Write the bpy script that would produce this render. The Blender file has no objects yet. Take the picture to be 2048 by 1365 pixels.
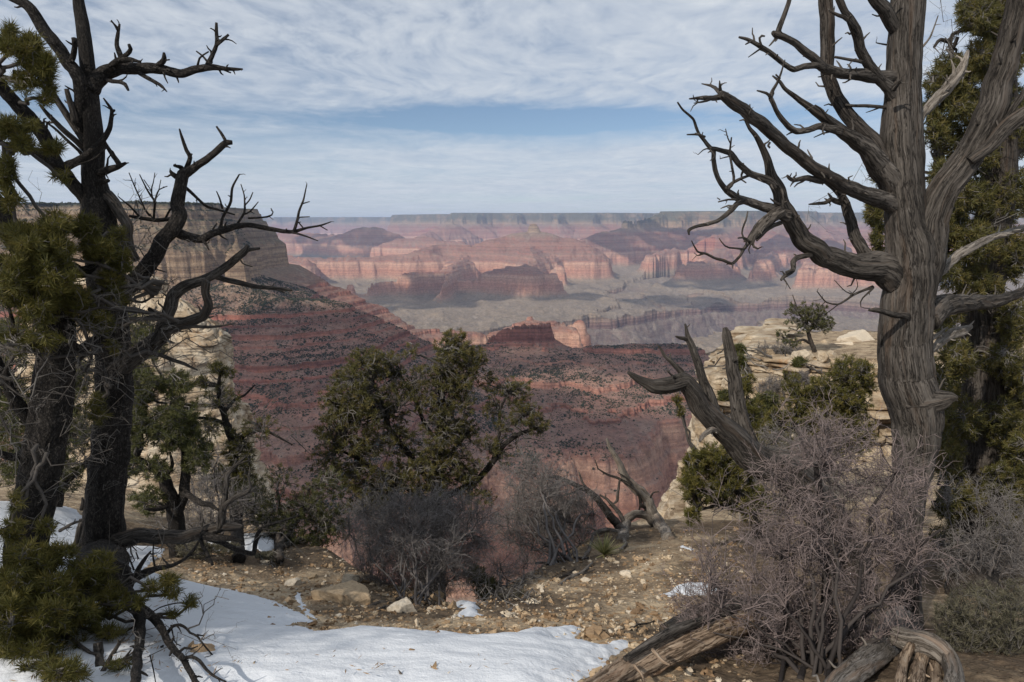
import bpy, math, random
import numpy as np
from mathutils import Vector

SC = bpy.context.scene
R = math.radians
# ------------------------------------------------------------------ camera
F = 1365.0                       # focal length in photo pixels (2048 wide) = 24 mm
PITCH = math.atan(232 / F)
cam_d = bpy.data.cameras.new("camera")
cam_d.sensor_width = 36.0
cam_d.lens = 24.0
cam_d.clip_start = 0.05
cam_d.clip_end = 200000.0
cam = bpy.data.objects.new("camera", cam_d)
cam.location = (0, 0, 0)
cam.rotation_euler = (R(90) - PITCH, 0, 0)
SC.collection.objects.link(cam)
SC.camera = cam

# ------------------------------------------------------------------ light
SUN_EL, SUN_AZ = R(37), math.atan2(-0.62, -0.78)       # sun behind the camera, to the left
SUN = np.array([math.sin(SUN_AZ) * math.cos(SUN_EL), math.cos(SUN_AZ) * math.cos(SUN_EL), math.sin(SUN_EL)])
sl = bpy.data.lights.new("sun", 'SUN')
sl.energy = 4.0
sl.angle = R(0.6)
sl.color = (1.0, 0.93, 0.83)
sun = bpy.data.objects.new("sun", sl)
sun.rotation_euler = Vector(SUN).to_track_quat('Z', 'Y').to_euler()
SC.collection.objects.link(sun)
SC.view_settings.view_transform = 'Standard'
SC.view_settings.look = 'None'
SC.view_settings.exposure = 0.0
SC.view_settings.gamma = 1.0
SC.view_settings.use_curve_mapping = False
SC.cycles.max_bounces = 6
SC.cycles.diffuse_bounces = 3
SC.cycles.glossy_bounces = 2
SC.cycles.transparent_max_bounces = 12
SC.cycles.volume_bounces = 1
SC.cycles.use_denoising = True

# ------------------------------------------------------------------ node helper
class NT:
    def __init__(s, tree):
        s.t = tree; s.n = tree.nodes; s.l = tree.links
    def node(s, typ, ins=None, **kw):
        n = s.n.new(typ)
        for k, v in kw.items():
            setattr(n, k, v)
        for k, v in (ins or {}).items():
            if isinstance(v, bpy.types.NodeSocket):
                s.l.new(v, n.inputs[k])
            else:
                n.inputs[k].default_value = v
        return n
    def math(s, op, a, b=None, c=None, clamp=False):
        n = s.n.new('ShaderNodeMath'); n.operation = op; n.use_clamp = clamp
        for i, v in enumerate((a, b, c)):
            if v is None: continue
            if isinstance(v, bpy.types.NodeSocket): s.l.new(v, n.inputs[i])
            else: n.inputs[i].default_value = v
        return n.outputs[0]
    def vmath(s, op, a, b=None):
        n = s.n.new('ShaderNodeVectorMath'); n.operation = op
        for i, v in enumerate((a, b)):
            if v is None: continue
            if isinstance(v, bpy.types.NodeSocket): s.l.new(v, n.inputs[i])
            else: n.inputs[i].default_value = v
        return n.outputs[0]
    def ramp(s, fac, stops, interp='LINEAR'):
        n = s.n.new('ShaderNodeValToRGB'); cr = n.color_ramp; cr.interpolation = interp
        while len(cr.elements) < len(stops): cr.elements.new(0.5)
        for e, (p, c) in zip(cr.elements, stops):
            e.position = p
            e.color = (c, c, c, 1) if not hasattr(c, '__len__') else (*c, 1)
        s.l.new(fac, n.inputs[0]); return n.outputs[0]
    def mix(s, fac, a, b, blend='MIX'):
        n = s.n.new('ShaderNodeMix'); n.data_type = 'RGBA'; n.blend_type = blend
        for i, v in ((0, fac), (6, a), (7, b)):
            if isinstance(v, bpy.types.NodeSocket): s.l.new(v, n.inputs[i])
            elif i == 0: n.inputs[i].default_value = v
            else: n.inputs[i].default_value = (*v, 1)
        return n.outputs[2]
    def noise(s, vec, scale, detail=4, rough=0.55, dist=0.0, out='Fac'):
        n = s.node('ShaderNodeTexNoise', {'Scale': scale, 'Detail': detail, 'Roughness': rough, 'Distortion': dist})
        if vec is not None: s.l.new(vec, n.inputs['Vector'])
        return n.outputs[out]
    def voronoi(s, vec, scale, feature='F1', out='Distance', rand=1.0):
        n = s.node('ShaderNodeTexVoronoi', {'Scale': scale, 'Randomness': rand}, feature=feature)
        if vec is not None: s.l.new(vec, n.inputs['Vector'])
        return n.outputs[out]
    def mapping(s, vec, scale=(1, 1, 1), rot=(0, 0, 0), loc=(0, 0, 0)):
        n = s.node('ShaderNodeMapping'); s.l.new(vec, n.inputs['Vector'])
        n.inputs['Scale'].default_value = scale; n.inputs['Rotation'].default_value = rot; n.inputs['Location'].default_value = loc
        return n.outputs[0]

def material(name):
    m = bpy.data.materials.new(name); m.use_nodes = True
    m.node_tree.nodes.clear()
    T = NT(m.node_tree)
    return m, T

def finish(T, col, rough=0.9, height=None, bump=0.3, dist=1.0, spec=0.2, trans=None):
    b = T.node('ShaderNodeBsdfPrincipled', {'Roughness': rough, 'Specular IOR Level': spec})
    if isinstance(col, bpy.types.NodeSocket): T.l.new(col, b.inputs['Base Color'])
    else: b.inputs['Base Color'].default_value = (*col, 1)
    if height is not None:
        bn = T.node('ShaderNodeBump', {'Strength': bump, 'Distance': dist, 'Height': height})
        T.l.new(bn.outputs[0], b.inputs['Normal'])
    out = T.node('ShaderNodeOutputMaterial')
    sh = b.outputs[0]
    if trans:
        tr = T.node('ShaderNodeBsdfTranslucent')
        if isinstance(col, bpy.types.NodeSocket): T.l.new(col, tr.inputs['Color'])
        mx = T.node('ShaderNodeMixShader', {0: trans}); T.l.new(sh, mx.inputs[1]); T.l.new(tr.outputs[0], mx.inputs[2]); sh = mx.outputs[0]
    T.l.new(sh, out.inputs[0])

# ------------------------------------------------------------------ sky
world = bpy.data.worlds.new("World")
SC.world = world
world.use_nodes = True
world.node_tree.nodes.clear()
W = NT(world.node_tree)
sky = W.node('ShaderNodeTexSky', sky_type='NISHITA', sun_disc=False, sun_elevation=SUN_EL, sun_rotation=SUN_AZ,
             altitude=2100.0, air_density=1.0, dust_density=0.6, ozone_density=1.5)
tc = W.node('ShaderNodeTexCoord').outputs['Generated']
sep = W.node('ShaderNodeSeparateXYZ', {0: tc})
zc = W.math('MAXIMUM', sep.outputs[2], 0.0)
den = W.math('ADD', zc, 0.035)
u = W.math('DIVIDE', sep.outputs[0], den)
v = W.math('DIVIDE', sep.outputs[1], den)
uv = W.node('ShaderNodeCombineXYZ', {0: u, 1: v, 2: 0.0}).outputs[0]
# broad sheets, drawn out from left to right, and small ripples higher up
warp = W.noise(uv, 0.5, 3, 0.5, 0, 'Color')
uvw = W.vmath('ADD', uv, W.vmath('MULTIPLY', W.vmath('SUBTRACT', warp, (.5, .5, .5)), (1.4, 1.0, 0)))
sheet = W.noise(W.mapping(uvw, (0.24, 0.34, 1), loc=(3.1, 0.75, 0)), 1.0, 6, 0.55)
band = W.ramp(sep.outputs[2], [(0.0, 0.60), (0.05, 0.70), (0.09, 0.74), (0.118, 0.44), (0.14, 0.34), (0.165, 0.60), (0.30, 0.72)], 'EASE')
rip = W.noise(W.mapping(uvw, (6.5, 3.6, 1), rot=(0, 0, 0.35)), 1.0, 4, 0.6, 0.2)
rip2 = W.noise(W.mapping(uvw, (1.3, 1.1, 1), rot=(0, 0, -0.1)), 1.0, 7, 0.62)
hi = W.ramp(sep.outputs[2], [(0.10, 0.15), (0.20, 1.0)])
gapx = W.math('POWER', W.math('DIVIDE', W.math('SUBTRACT', W.math('DIVIDE', sep.outputs[0], W.math('MAXIMUM', sep.outputs[1], 0.05)), 0.02), 0.26), 2.0)
gapz = W.math('POWER', W.math('DIVIDE', W.math('SUBTRACT', sep.outputs[2], 0.146), 0.020), 2.0)
gap = W.math('MULTIPLY', W.math('POWER', 2.718, W.math('MULTIPLY', W.math('ADD', gapx, gapz), -1.0)), 0.85)
cov = W.math('SUBTRACT', W.math('ADD', W.math('ADD', W.math('MULTIPLY', W.math('SUBTRACT', sheet, 0.5), 1.3), band),
             W.math('ADD', W.math('MULTIPLY', W.math('MULTIPLY', W.math('SUBTRACT', rip, 0.5), hi), 0.95), W.math('MULTIPLY', W.math('SUBTRACT', rip2, 0.5), 0.6))), gap)
covr = W.ramp(cov, [(0.05, 0.0), (0.35, 0.42), (0.62, 0.78), (0.95, 0.97)])
shade = W.ramp(W.math('ADD', W.math('MULTIPLY', rip2, 0.6), W.math('MULTIPLY', rip, 0.4)), [(0.32, (5.8, 6.6, 7.8)), (0.66, (8.2, 8.7, 9.3))])
bgmix = W.mix(covr, sky.outputs[0], shade)
bg = W.node('ShaderNodeBackground', {'Strength': 0.085}); W.l.new(bgmix, bg.inputs[0])
wo = W.node('ShaderNodeOutputWorld'); W.l.new(bg.outputs[0], wo.inputs[0])
# ------------------------------------------------------------------ geometry helpers
CP, SP = math.cos(PITCH), math.sin(PITCH)
def P(px, py, D):
    """point of the place seen at photo pixel (px, py), D metres ahead of the camera along the ground"""
    px = np.asarray(px, float); py = np.asarray(py, float); D = np.asarray(D, float)
    rx = (px - 1024) / F; ry = -(py - 682.5) / F
    dy = CP + ry * SP; dz = -SP + ry * CP
    s = D / dy
    return np.stack([rx * s, D + 0 * px, dz * s], -1)
def ZP(py, D): return float(P(1024, py, D)[2])

_rs = np.random.RandomState(7)
_perm = _rs.permutation(4096).astype(np.int32)
_perm = np.concatenate([_perm, _perm, _perm[:16]])
_g2 = np.stack([np.cos(np.linspace(0, 2 * np.pi, 4096, False)), np.sin(np.linspace(0, 2 * np.pi, 4096, False))], -1)[_rs.permutation(4096)].astype(np.float32)
_g3 = _rs.normal(size=(4096, 3)); _g3 = (_g3 / np.linalg.norm(_g3, axis=1)[:, None]).astype(np.float32)
def _f(t): return t * t * t * (t * (t * 6 - 15) + 10)
def n2(x, y, seed=0):
    x = np.asarray(x, float) + seed * 17.31; y = np.asarray(y, float) - seed * 9.77
    xi = np.floor(x).astype(np.int64); yi = np.floor(y).astype(np.int64)
    fx = (x - xi).astype(np.float32); fy = (y - yi).astype(np.float32)
    xi &= 2047; yi &= 2047
    u, v = _f(fx), _f(fy)
    def h(a, b, gx, gy):
        g = _g2[_perm[_perm[(xi + a) & 2047] + ((yi + b) & 2047)]]
        return g[..., 0] * gx + g[..., 1] * gy
    a = h(0, 0, fx, fy); b = h(1, 0, fx - 1, fy); c = h(0, 1, fx, fy - 1); d = h(1, 1, fx - 1, fy - 1)
    return ((a + (b - a) * u) * (1 - v) + (c + (d - c) * u) * v) * 1.5
def n3(p, seed=0):
    p = np.asarray(p, float) + seed * 13.7
    i = np.floor(p).astype(np.int64); f = (p - i).astype(np.float32); i &= 1023
    w = _f(f); out = 0
    for a in (0, 1):
        for b in (0, 1):
            for c in (0, 1):
                g = _g3[_perm[_perm[_perm[(i[..., 0] + a) & 1023] + ((i[..., 1] + b) & 1023) & 4095] + ((i[..., 2] + c) & 1023) & 4095]]
                dd = g[..., 0] * (f[..., 0] - a) + g[..., 1] * (f[..., 1] - b) + g[..., 2] * (f[..., 2] - c)
                out = out + dd * np.where(a, w[..., 0], 1 - w[..., 0]) * np.where(b, w[..., 1], 1 - w[..., 1]) * np.where(c, w[..., 2], 1 - w[..., 2])
    return out * 1.5
def fbm2(x, y, octs=4, seed=0, gain=0.5, ridged=False):
    o = 0; a = 1; s = 0
    for k in range(octs):
        n = n2(x * 2 ** k, y * 2 ** k, seed + k)
        if ridged: n = 1 - 2 * np.abs(n)
        o = o + a * n; s += a; a *= gain
    return o / s
def fbm3(p, octs=3, seed=0, gain=0.5):
    o = 0; a = 1; s = 0
    for k in range(octs):
        o = o + a * n3(np.asarray(p) * 2 ** k, seed + k); s += a; a *= gain
    return o / s
def sstep(a, b, x):
    t = np.clip((x - a) / (b - a), 0, 1); return t * t * (3 - 2 * t)

COL = SC.collection
def tag(o, label=None, cat=None, group=None, kind=None):
    if label: o['label'] = label
    if cat: o['category'] = cat
    if group: o['group'] = group
    if kind: o['kind'] = kind
    return o
def empty(name, loc, label=None, cat=None, group=None):
    o = bpy.data.objects.new(name, None); COL.objects.link(o); o.location = tuple(float(c) for c in loc)
    o.empty_display_size = 0.1
    return tag(o, label, cat, group)

def mesh_obj(name, verts, faces, mat, parent=None, smooth=True, attrs=None):
    """verts (N,3); faces = list of int arrays (M,k)"""
    verts = np.asarray(verts, np.float32)
    if not isinstance(faces, list): faces = [faces]
    faces = [np.asarray(f, np.int32) for f in faces if len(f)]
    me = bpy.data.meshes.new(name)
    off = np.zeros(3)
    if parent is not None:
        off = np.array(parent.matrix_basis.translation)
        pp = parent.parent
        while pp is not None:
            off = off + np.array(pp.matrix_basis.translation); pp = pp.parent
        verts = (verts - off).astype(np.float32)
    nf = sum(len(f) for f in faces); nl = sum(f.size for f in faces)
    me.vertices.add(len(verts)); me.vertices.foreach_set('co', verts.ravel())
    me.loops.add(nl); me.polygons.add(nf)
    me.loops.foreach_set('vertex_index', np.concatenate([f.ravel() for f in faces]))
    tot = np.concatenate([np.full(len(f), f.shape[1], np.int32) for f in faces])
    st = np.concatenate([[0], np.cumsum(tot)[:-1]]).astype(np.int32)
    me.polygons.foreach_set('loop_start', st); me.polygons.foreach_set('loop_total', tot)
    me.polygons.foreach_set('use_smooth', np.full(nf, bool(smooth)))
    for k, a in (attrs or {}).items():
        a = np.asarray(a, np.float32)
        at = me.attributes.new(k, 'FLOAT', 'POINT'); at.data.foreach_set('value', a.ravel())
    me.update(calc_edges=True)
    if mat is not None: me.materials.append(mat)
    o = bpy.data.objects.new(name, me); COL.objects.link(o)
    if parent is not None: o.parent = parent
    return o

def grid_faces(nu, nv, wrap_u=False):
    """index = u*nv + v"""
    uu = np.arange(nu if wrap_u else nu - 1); vv = np.arange(nv - 1)
    U, V = np.meshgrid(uu, vv, indexing='ij'); U2 = (U + 1) % nu
    return np.stack([U * nv + V, U2 * nv + V, U2 * nv + V + 1, U * nv + V + 1], -1).reshape(-1, 4)

class MB:
    def __init__(s): s.v = []; s.f = {}; s.n = 0; s.at = {}
    def add(s, V, Fs, **at):
        V = np.asarray(V, np.float32).reshape(-1, 3)
        if not isinstance(Fs, list): Fs = [Fs]
        for f in Fs:
            f = np.asarray(f, np.int64)
            if f.size: s.f.setdefault(f.shape[1], []).append(f + s.n)
        for k, a in at.items(): s.at.setdefault(k, []).append((s.n, np.broadcast_to(np.asarray(a, np.float32), (len(V),))))
        s.v.append(V); s.n += len(V)
    def build(s, name, mat, parent=None, smooth=True):
        V = np.concatenate(s.v); at = {}
        for k, lst in s.at.items():
            a = np.zeros(s.n, np.float32)
            for o, d in lst: a[o:o + len(d)] = d
            at[k] = a
        return mesh_obj(name, V, [np.concatenate(f) for f in s.f.values()], mat, parent, smooth, at)

def unit(v): return v / np.maximum(np.linalg.norm(v, axis=-1, keepdims=True), 1e-9)

def tubes(mb, P3, Rad, nseg=4, cap=True, **at):
    """many tubes at once: P3 (M,K,3), Rad (M,K)"""
    P3 = np.asarray(P3, float); Rad = np.asarray(Rad, float)
    M, K = Rad.shape
    if M == 0: return
    T = np.empty_like(P3); T[:, 1:-1] = P3[:, 2:] - P3[:, :-2]; T[:, 0] = P3[:, 1] - P3[:, 0]; T[:, -1] = P3[:, -1] - P3[:, -2]
    T = unit(T)
    main = unit(P3[:, -1] - P3[:, 0])
    ref = np.where(np.abs(main[:, 2:3]) < 0.75, np.array([[0, 0, 1.0]]), np.array([[0.9, 0.43, 0.1]]))
    A = unit(np.cross(T, ref[:, None, :])); B = np.cross(T, A)
    th = np.arange(nseg) * 2 * np.pi / nseg
    ring = P3[:, :, None, :] + Rad[:, :, None, None] * (np.cos(th)[None, None, :, None] * A[:, :, None, :] + np.sin(th)[None, None, :, None] * B[:, :, None, :])
    V = ring.reshape(-1, 3)
    m, k, t = np.meshgrid(np.arange(M), np.arange(K - 1), np.arange(nseg), indexing='ij')
    t2 = (t + 1) % nseg; b = m * K * nseg
    Q = np.stack([b + k * nseg + t, b + k * nseg + t2, b + (k + 1) * nseg + t2, b + (k + 1) * nseg + t], -1).reshape(-1, 4)
    at2 = {}
    for kk, a in at.items():
        a = np.asarray(a, float)
        at2[kk] = np.repeat(a, K * nseg) if a.ndim == 1 else (np.repeat(a.reshape(-1), nseg) if a.ndim == 2 else a)
    mb.add(V, Q, **at2)

def catmull(pts, n):
    """resample control points (K,d) to n points, centripetal-ish"""
    pts = np.asarray(pts, float)
    d = np.linalg.norm(np.diff(pts[:, :3], axis=0), axis=1); d = np.maximum(d, 1e-6)
    t = np.concatenate([[0], np.cumsum(np.sqrt(d))]); t /= t[-1]
    m = np.empty_like(pts)
    m[1:-1] = (pts[2:] - pts[:-2]) / (t[2:] - t[:-2])[:, None]
    m[0] = (pts[1] - pts[0]) / (t[1] - t[0]); m[-1] = (pts[-1] - pts[-2]) / (t[-1] - t[-2])
    # uniform in arc length
    tt = np.interp(np.linspace(0, 1, n), np.concatenate([[0], np.cumsum(d)]) / d.sum(), t)
    k = np.clip(np.searchsorted(t, tt, side='right') - 1, 0, len(pts) - 2)
    h = (t[k + 1] - t[k]); s = ((tt - t[k]) / h)[:, None]; h = h[:, None]
    return ((2 * s ** 3 - 3 * s ** 2 + 1) * pts[k] + (s ** 3 - 2 * s ** 2 + s) * h * m[k] + (-2 * s ** 3 + 3 * s ** 2) * pts[k + 1] + (s ** 3 - s ** 2) * h * m[k + 1])

def bark_tube(mb, path, nseg=16, step=0.012, rough=0.12, groove=0.0, twist=0.0, seed=0, end='round', wob=0.0):
    """one limb: path (K,4) = x,y,z,radius; skin with lumps and running grooves"""
    path = np.asarray(path, float)
    L = np.linalg.norm(np.diff(path[:, :3], axis=0), axis=1).sum()
    n = int(np.clip(L / step, 6, 420))
    c = catmull(path, n)
    cl = np.concatenate([[0], np.cumsum(np.linalg.norm(np.diff(path[:, :3], axis=0), axis=1))]); cs = np.linspace(0, cl[-1], n)
    lin = np.stack([np.interp(cs, cl, path[:, k]) for k in range(4)], -1)
    p = c[:, :3] * .6 + lin[:, :3] * .4; r = np.maximum(lin[:, 3] * .5 + c[:, 3] * .5, 0.0008)
    if wob:
        p = p + (np.stack([n2(np.linspace(0, L * 9, n), np.full(n, seed + k * 5.1)) for k in range(3)], -1) * (r[:, None] * wob)) * np.linspace(0, 1, n)[:, None] ** 0.3
    T = unit(np.gradient(p, axis=0))
    A = np.empty_like(p); ref = np.array([0.3, 0.9, 0.2]) if abs(T[0] @ np.array([0.3, 0.9, 0.2])) < 0.85 else np.array([1.0, 0, 0])
    a = ref - T[0] * (ref @ T[0]); a /= np.linalg.norm(a)
    for i in range(n):
        a = a - T[i] * (a @ T[i]); a /= max(np.linalg.norm(a), 1e-9); A[i] = a
    B = np.cross(T, A)
    th = np.arange(nseg) * 2 * np.pi / nseg
    s = np.linspace(0, L, n)
    TH, S = np.meshgrid(th, s)                                   # (n,nseg)
    rr = np.broadcast_to(r[:, None], TH.shape)
    cyl = np.stack([np.cos(TH + twist * S), np.sin(TH + twist * S), S / np.maximum(r.mean() * 2.0, 0.004)], -1)
    f = 1 + rough * fbm3(cyl * np.array([1.7, 1.7, 1.0]) + seed * 3.3, 4, 3)
    if groove:
        g = fbm3(cyl * np.array([4.2, 4.2, 0.16]) + seed, 3, 9, 0.6)
        f = f + groove * (np.clip(g, -0.55, 0.35))
        g3 = fbm3(cyl * np.array([11., 11., 0.3]) + seed + 2, 2, 5, 0.6); f = f + groove * 0.30 * g3
        g2 = n3(cyl * np.array([1.6, 1.6, 0.12]) + seed + 4, 2)
        f = f + groove * 0.9 * np.clip(g2, -0.6, 0.5)
    ring = p[:, None, :] + (rr * f)[..., None] * (np.cos(TH)[..., None] * A[:, None, :] + np.sin(TH)[..., None] * B[:, None, :])
    V = ring.reshape(-1, 3)
    i, t = np.meshgrid(np.arange(n - 1), np.arange(nseg), indexing='ij'); t2 = (t + 1) % nseg
    Q = np.stack([i * nseg + t, i * nseg + t2, (i + 1) * nseg + t2, (i + 1) * nseg + t], -1).reshape(-1, 4)
    tip = p[-1] + T[-1] * r[-1] * (0.8 if end == 'round' else 0.15)
    V = np.concatenate([V, tip[None], p[:1]]); e = n * nseg
    tri = np.stack([(n - 1) * nseg + np.arange(nseg), (n - 1) * nseg + (np.arange(nseg) + 1) % nseg, np.full(nseg, e)], -1)
    tri0 = np.stack([(np.arange(nseg) + 1) % nseg, np.arange(nseg), np.full(nseg, e + 1)], -1)
    al = np.concatenate([(S).ravel(), [L, 0]]); an = np.concatenate([(TH + twist * S).ravel(), [0, 0]])
    mb.add(V, [Q, tri, tri0], along=al, ca=np.cos(an), sa=np.sin(an), rad=np.full(len(al), r.mean()))
    return c

def rock(mb, c, size, seed, flat=0.75, n=3, rough=0.35, rot=None):
    """an angular stone: a subdivided cube-sphere cut by random planes"""
    rs = np.random.RandomState(seed)
    k = n * 4
    uu = np.linspace(-1, 1, k)
    U, V = np.meshgrid(uu, uu, indexing='ij'); o = np.ones_like(U)
    fs = []
    for a in range(3):
        for s in (-1, 1):
            q = [None] * 3; q[a] = o * s; q[(a + 1) % 3] = U if s > 0 else V; q[(a + 2) % 3] = V if s > 0 else U
            fs.append(np.stack(q, -1).reshape(-1, 3))
    X = unit(np.concatenate(fs))
    rad = np.ones(len(X)) * 1.35
    for _ in range(13):
        nrm = unit(rs.normal(size=3) * np.array([1, 1, 0.9])); d = rs.uniform(0.55, 1.0)
        dn = X @ nrm
        rad = np.where(dn > 0.05, np.minimum(rad, d / np.maximum(dn, 0.05)), rad)
    rad = rad * (1 + rough * 0.35 * fbm3(X * 2.3 + seed, 3, seed % 50))
    sz = np.asarray(size, float) * np.array([1, 1, flat]) if np.ndim(size) == 0 else np.asarray(size, float)
    X = X * rad[:, None] * sz
    ang = rs.uniform(0, 6.28) if rot is None else rot
    ca, sa = math.cos(ang), math.sin(ang)
    X = X @ np.array([[ca, sa, 0], [-sa, ca, 0], [0, 0, 1]])
    Fs = np.concatenate([grid_faces(k, k) + i * k * k for i in range(6)])
    mb.add(X + np.asarray(c), Fs)
def blob_template(k=4):
    uu = np.linspace(-1, 1, k); U, V = np.meshgrid(uu, uu, indexing='ij'); o = np.ones_like(U); fs = []
    for a in range(3):
        for s in (-1, 1):
            if a == 2 and s < 0: continue
            q_ = [None] * 3; q_[a] = o * s; q_[(a + 1) % 3] = U if s > 0 else V; q_[(a + 2) % 3] = V if s > 0 else U
            fs.append(np.stack(q_, -1).reshape(-1, 3))
    X = unit(np.concatenate(fs)); Fq = np.concatenate([grid_faces(k, k) + i * k * k for i in range(len(fs))])
    return X, Fq
def inpoly(x, y, poly):
    c = np.zeros(x.shape, bool); n = len(poly)
    for i in range(n):
        x1, y1 = poly[i]; x2, y2 = poly[(i + 1) % n]
        m = ((y1 > y) != (y2 > y)) & (x < (x2 - x1) * (y - y1) / (y2 - y1 + 1e-12) + x1)
        c ^= m
    return c
def polydist(x, y, poly, closed=True):
    d = np.full(x.shape, 1e9); n = len(poly)
    for i in range(n if closed else n - 1):
        a, b = poly[i], poly[(i + 1) % n]; dx, dy = b - a
        t = np.clip(((x - a[0]) * dx + (y - a[1]) * dy) / (dx * dx + dy * dy + 1e-12), 0, 1)
        d = np.minimum(d, np.hypot(x - a[0] - t * dx, y - a[1] - t * dy))
    return d
# ------------------------------------------------------------------ the canyon
ZS = [110, 74, 70, 52, 46, 20, 12, 0, -14, -40, -62, -85, -90, -190, -196, -215, -240, -268]
WS = [-6000, -400, 0, 5, 16, 20, 34, 38, 50, 66, 69, 88, 91, 102, 122, 172, 232, 298]
_z, _w = -268.0, 298.0
for k, (dc, dsl, wsl) in enumerate([(14, 11, 41), (6, 15, 45), (13, 12, 39), (6, 14, 43), (17, 11, 37), (7, 17, 47), (15, 11, 37), (6, 15, 45), (18, 11, 33), (16, 13, 40)]):
    _z -= dc; _w += 1.6; ZS.append(_z); WS.append(_w)
    _z -= dsl; _w += wsl; ZS.append(_z); WS.append(_w)
for z_, w_ in ((-528, 10), (-590, 22), (-600, 34), (-690, 48), (-700, 62), (-716, 66), (-728, 90), (-738, 94), (-765, 190), (-800, 420), (-828, 750), (-842, 1100), (-850, 1400), (-895, 1425), (-910, 1480), (-1040, 1680), (-1200, 1900), (-1260, 2300)):
    ZS.append(z_); WS.append(_w + w_)
ZS = np.array(ZS, float); WS = np.array(WS, float)
W_RW = _w                                                # the Redwall rim
def w_of(z): return float(np.interp(-z, -ZS, WS))
_keep = [i for i, z in enumerate(ZS) if not (-515 < z < -268)]
ZC, WC = ZS[_keep], WS[_keep]
def shift(D): return 225 * sstep(2800, 17500, D) * 1.0

# ridge lines: (px, py, D) per vertex, then k, d1 (gentle shoulder of slope k as far as d1, then 1:1)
RID = []
def ridge(pts, k=1.0, d1=0.0, amp=1.0): RID.append(([np.array([(p[0] - 1024) / F * p[2], p[2], w_of(ZP(p[1], p[2]) - shift(p[2]))]) for p in pts], k, d1, amp))
def plateau(pts, w0): RID.append(([np.array([(p[0] - 1024) / F * p[1], p[1], w0]) for p in pts], 1.0, 0, 1.0))
# -- the rim promontory at the left
plateau([(-700, 2500), (-200, 2560), (100, 2600), (260, 2560), (330, 2440)], -170)
plateau([(-700, 3000), (50, 3000), (200, 2900)], -500)
ridge([(480, 480, 2230), (515, 585, 2180), (565, 607, 2150), (610, 635, 2120), (660, 658, 2080), (720, 690, 2030), (770, 735, 1950), (810, 790, 1880)], 0.9, 50, 0.35)
ridge([(560, 600, 2150), (580, 690, 1930), (580, 790, 1650), (560, 890, 1400), (530, 965, 1260)], .3, 200, .6)
ridge([(455, 620, 2200), (455, 720, 1900), (450, 830, 1600), (430, 950, 1330)], .3, 200, .6)
ridge([(250, 620, 2200), (230, 800, 1650), (150, 950, 1330)], .3, 200, .6)
ridge([(0, 620, 2200), (-100, 800, 1650), (-200, 950, 1330)], .3, 200, .6)
ridge([(650, 668, 2060), (690, 790, 1760), (700, 890, 1500)], .3, 140, .5)
# -- the red butte on its long ridge
ridge([(900, 800, 2250), (950, 720, 2330), (985, 690, 2400), (1050, 690, 2420), (1105, 694, 2400), (1140, 702, 2380), (1160, 706, 2350), (1200, 696, 2330), (1260, 691, 2310)], .3, 60, .1)
ridge([(1260, 691, 2310), (1330, 690, 2290), (1380, 691, 2270), (1400, 697, 2250)], .9, 30, .1)
ridge([(980, 700, 2330), (960, 800, 1900), (930, 890, 1580), (900, 950, 1420)], .25, 160, .45)
ridge([(1090, 705, 2300), (1090, 800, 1870), (1070, 880, 1590), (1050, 935, 1440)], .25, 160, .45)
ridge([(1200, 705, 2280), (1200, 780, 1950), (1200, 840, 1730), (1205, 875, 1610)], .25, 130, .4)
ridge([(1320, 700, 2260), (1310, 760, 2030), (1305, 800, 1900)], .3, 110, .25)
ridge([(1390, 704, 2240), (1385, 760, 2050), (1375, 800, 1920)], .8, 40, .2)
ridge([(1230, 870, 1630), (1285, 880, 1600)], .5, 40, .15)
# -- sunlit redwall spur beyond it
ridge([(700, 640, 2900), (722, 632, 2960), (745, 640, 3000), (790, 651, 3080), (850, 663, 3180), (925, 664, 3250), (965, 668, 3270)], .8, 50, .3)
ridge([(965, 676, 3270), (1000, 664, 3320), (1030, 650, 3380), (1062, 640, 3430), (1100, 650, 3420), (1135, 655, 3400), (1160, 685, 3330)], .8, 40, .3)
ridge([(1165, 668, 3700), (1130, 655, 3700), (1100, 650, 3650)], .9, 40, .4)
# -- shadowed pyramid butte in the middle
ridge([(700, 574, 6450), (760, 562, 6700), (830, 552, 6900), (900, 548, 7000), (960, 548, 7000), (1000, 545, 6950), (1035, 537, 6900), (1050, 530, 6900), (1066, 538, 6880), (1085, 549, 6850), (1108, 556, 6800)], .8, 150, .55)
ridge([(900, 562, 6900), (890, 580, 6500), (880, 600, 6250)], 1, 0, .8)
ridge([(905, 545, 7000), (905, 536, 7600), (930, 520, 8300)], .8, 200, .8)
# -- the pale peaked temple behind it
ridge([(985, 482, 9200), (1020, 475, 9350), (1045, 465, 9400), (1065, 453, 9420), (1085, 465, 9400), (1110, 475, 9350), (1150, 482, 9100)], .55, 160, .3)
ridge([(760, 520, 8600), (840, 512, 8800), (880, 490, 9300), (905, 495, 9200), (950, 497, 9000), (1000, 488, 9000), (1100, 486, 9000), (1160, 494, 8900), (1190, 515, 8700)], .8, 180, .8)
ridge([(1060, 490, 9000), (1060, 505, 8400), (1075, 525, 7900)], .7, 300, .8)
ridge([(560, 517, 8500), (640, 517, 8600), (700, 517, 8600), (780, 516, 8700), (950, 515, 8700)], .7, 150, .8)
ridge([(600, 519, 8300), (615, 522, 7900)], .9, 100, .8)
ridge([(480, 530, 8300), (560, 520, 8450)], .9, 100, .8)
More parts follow.
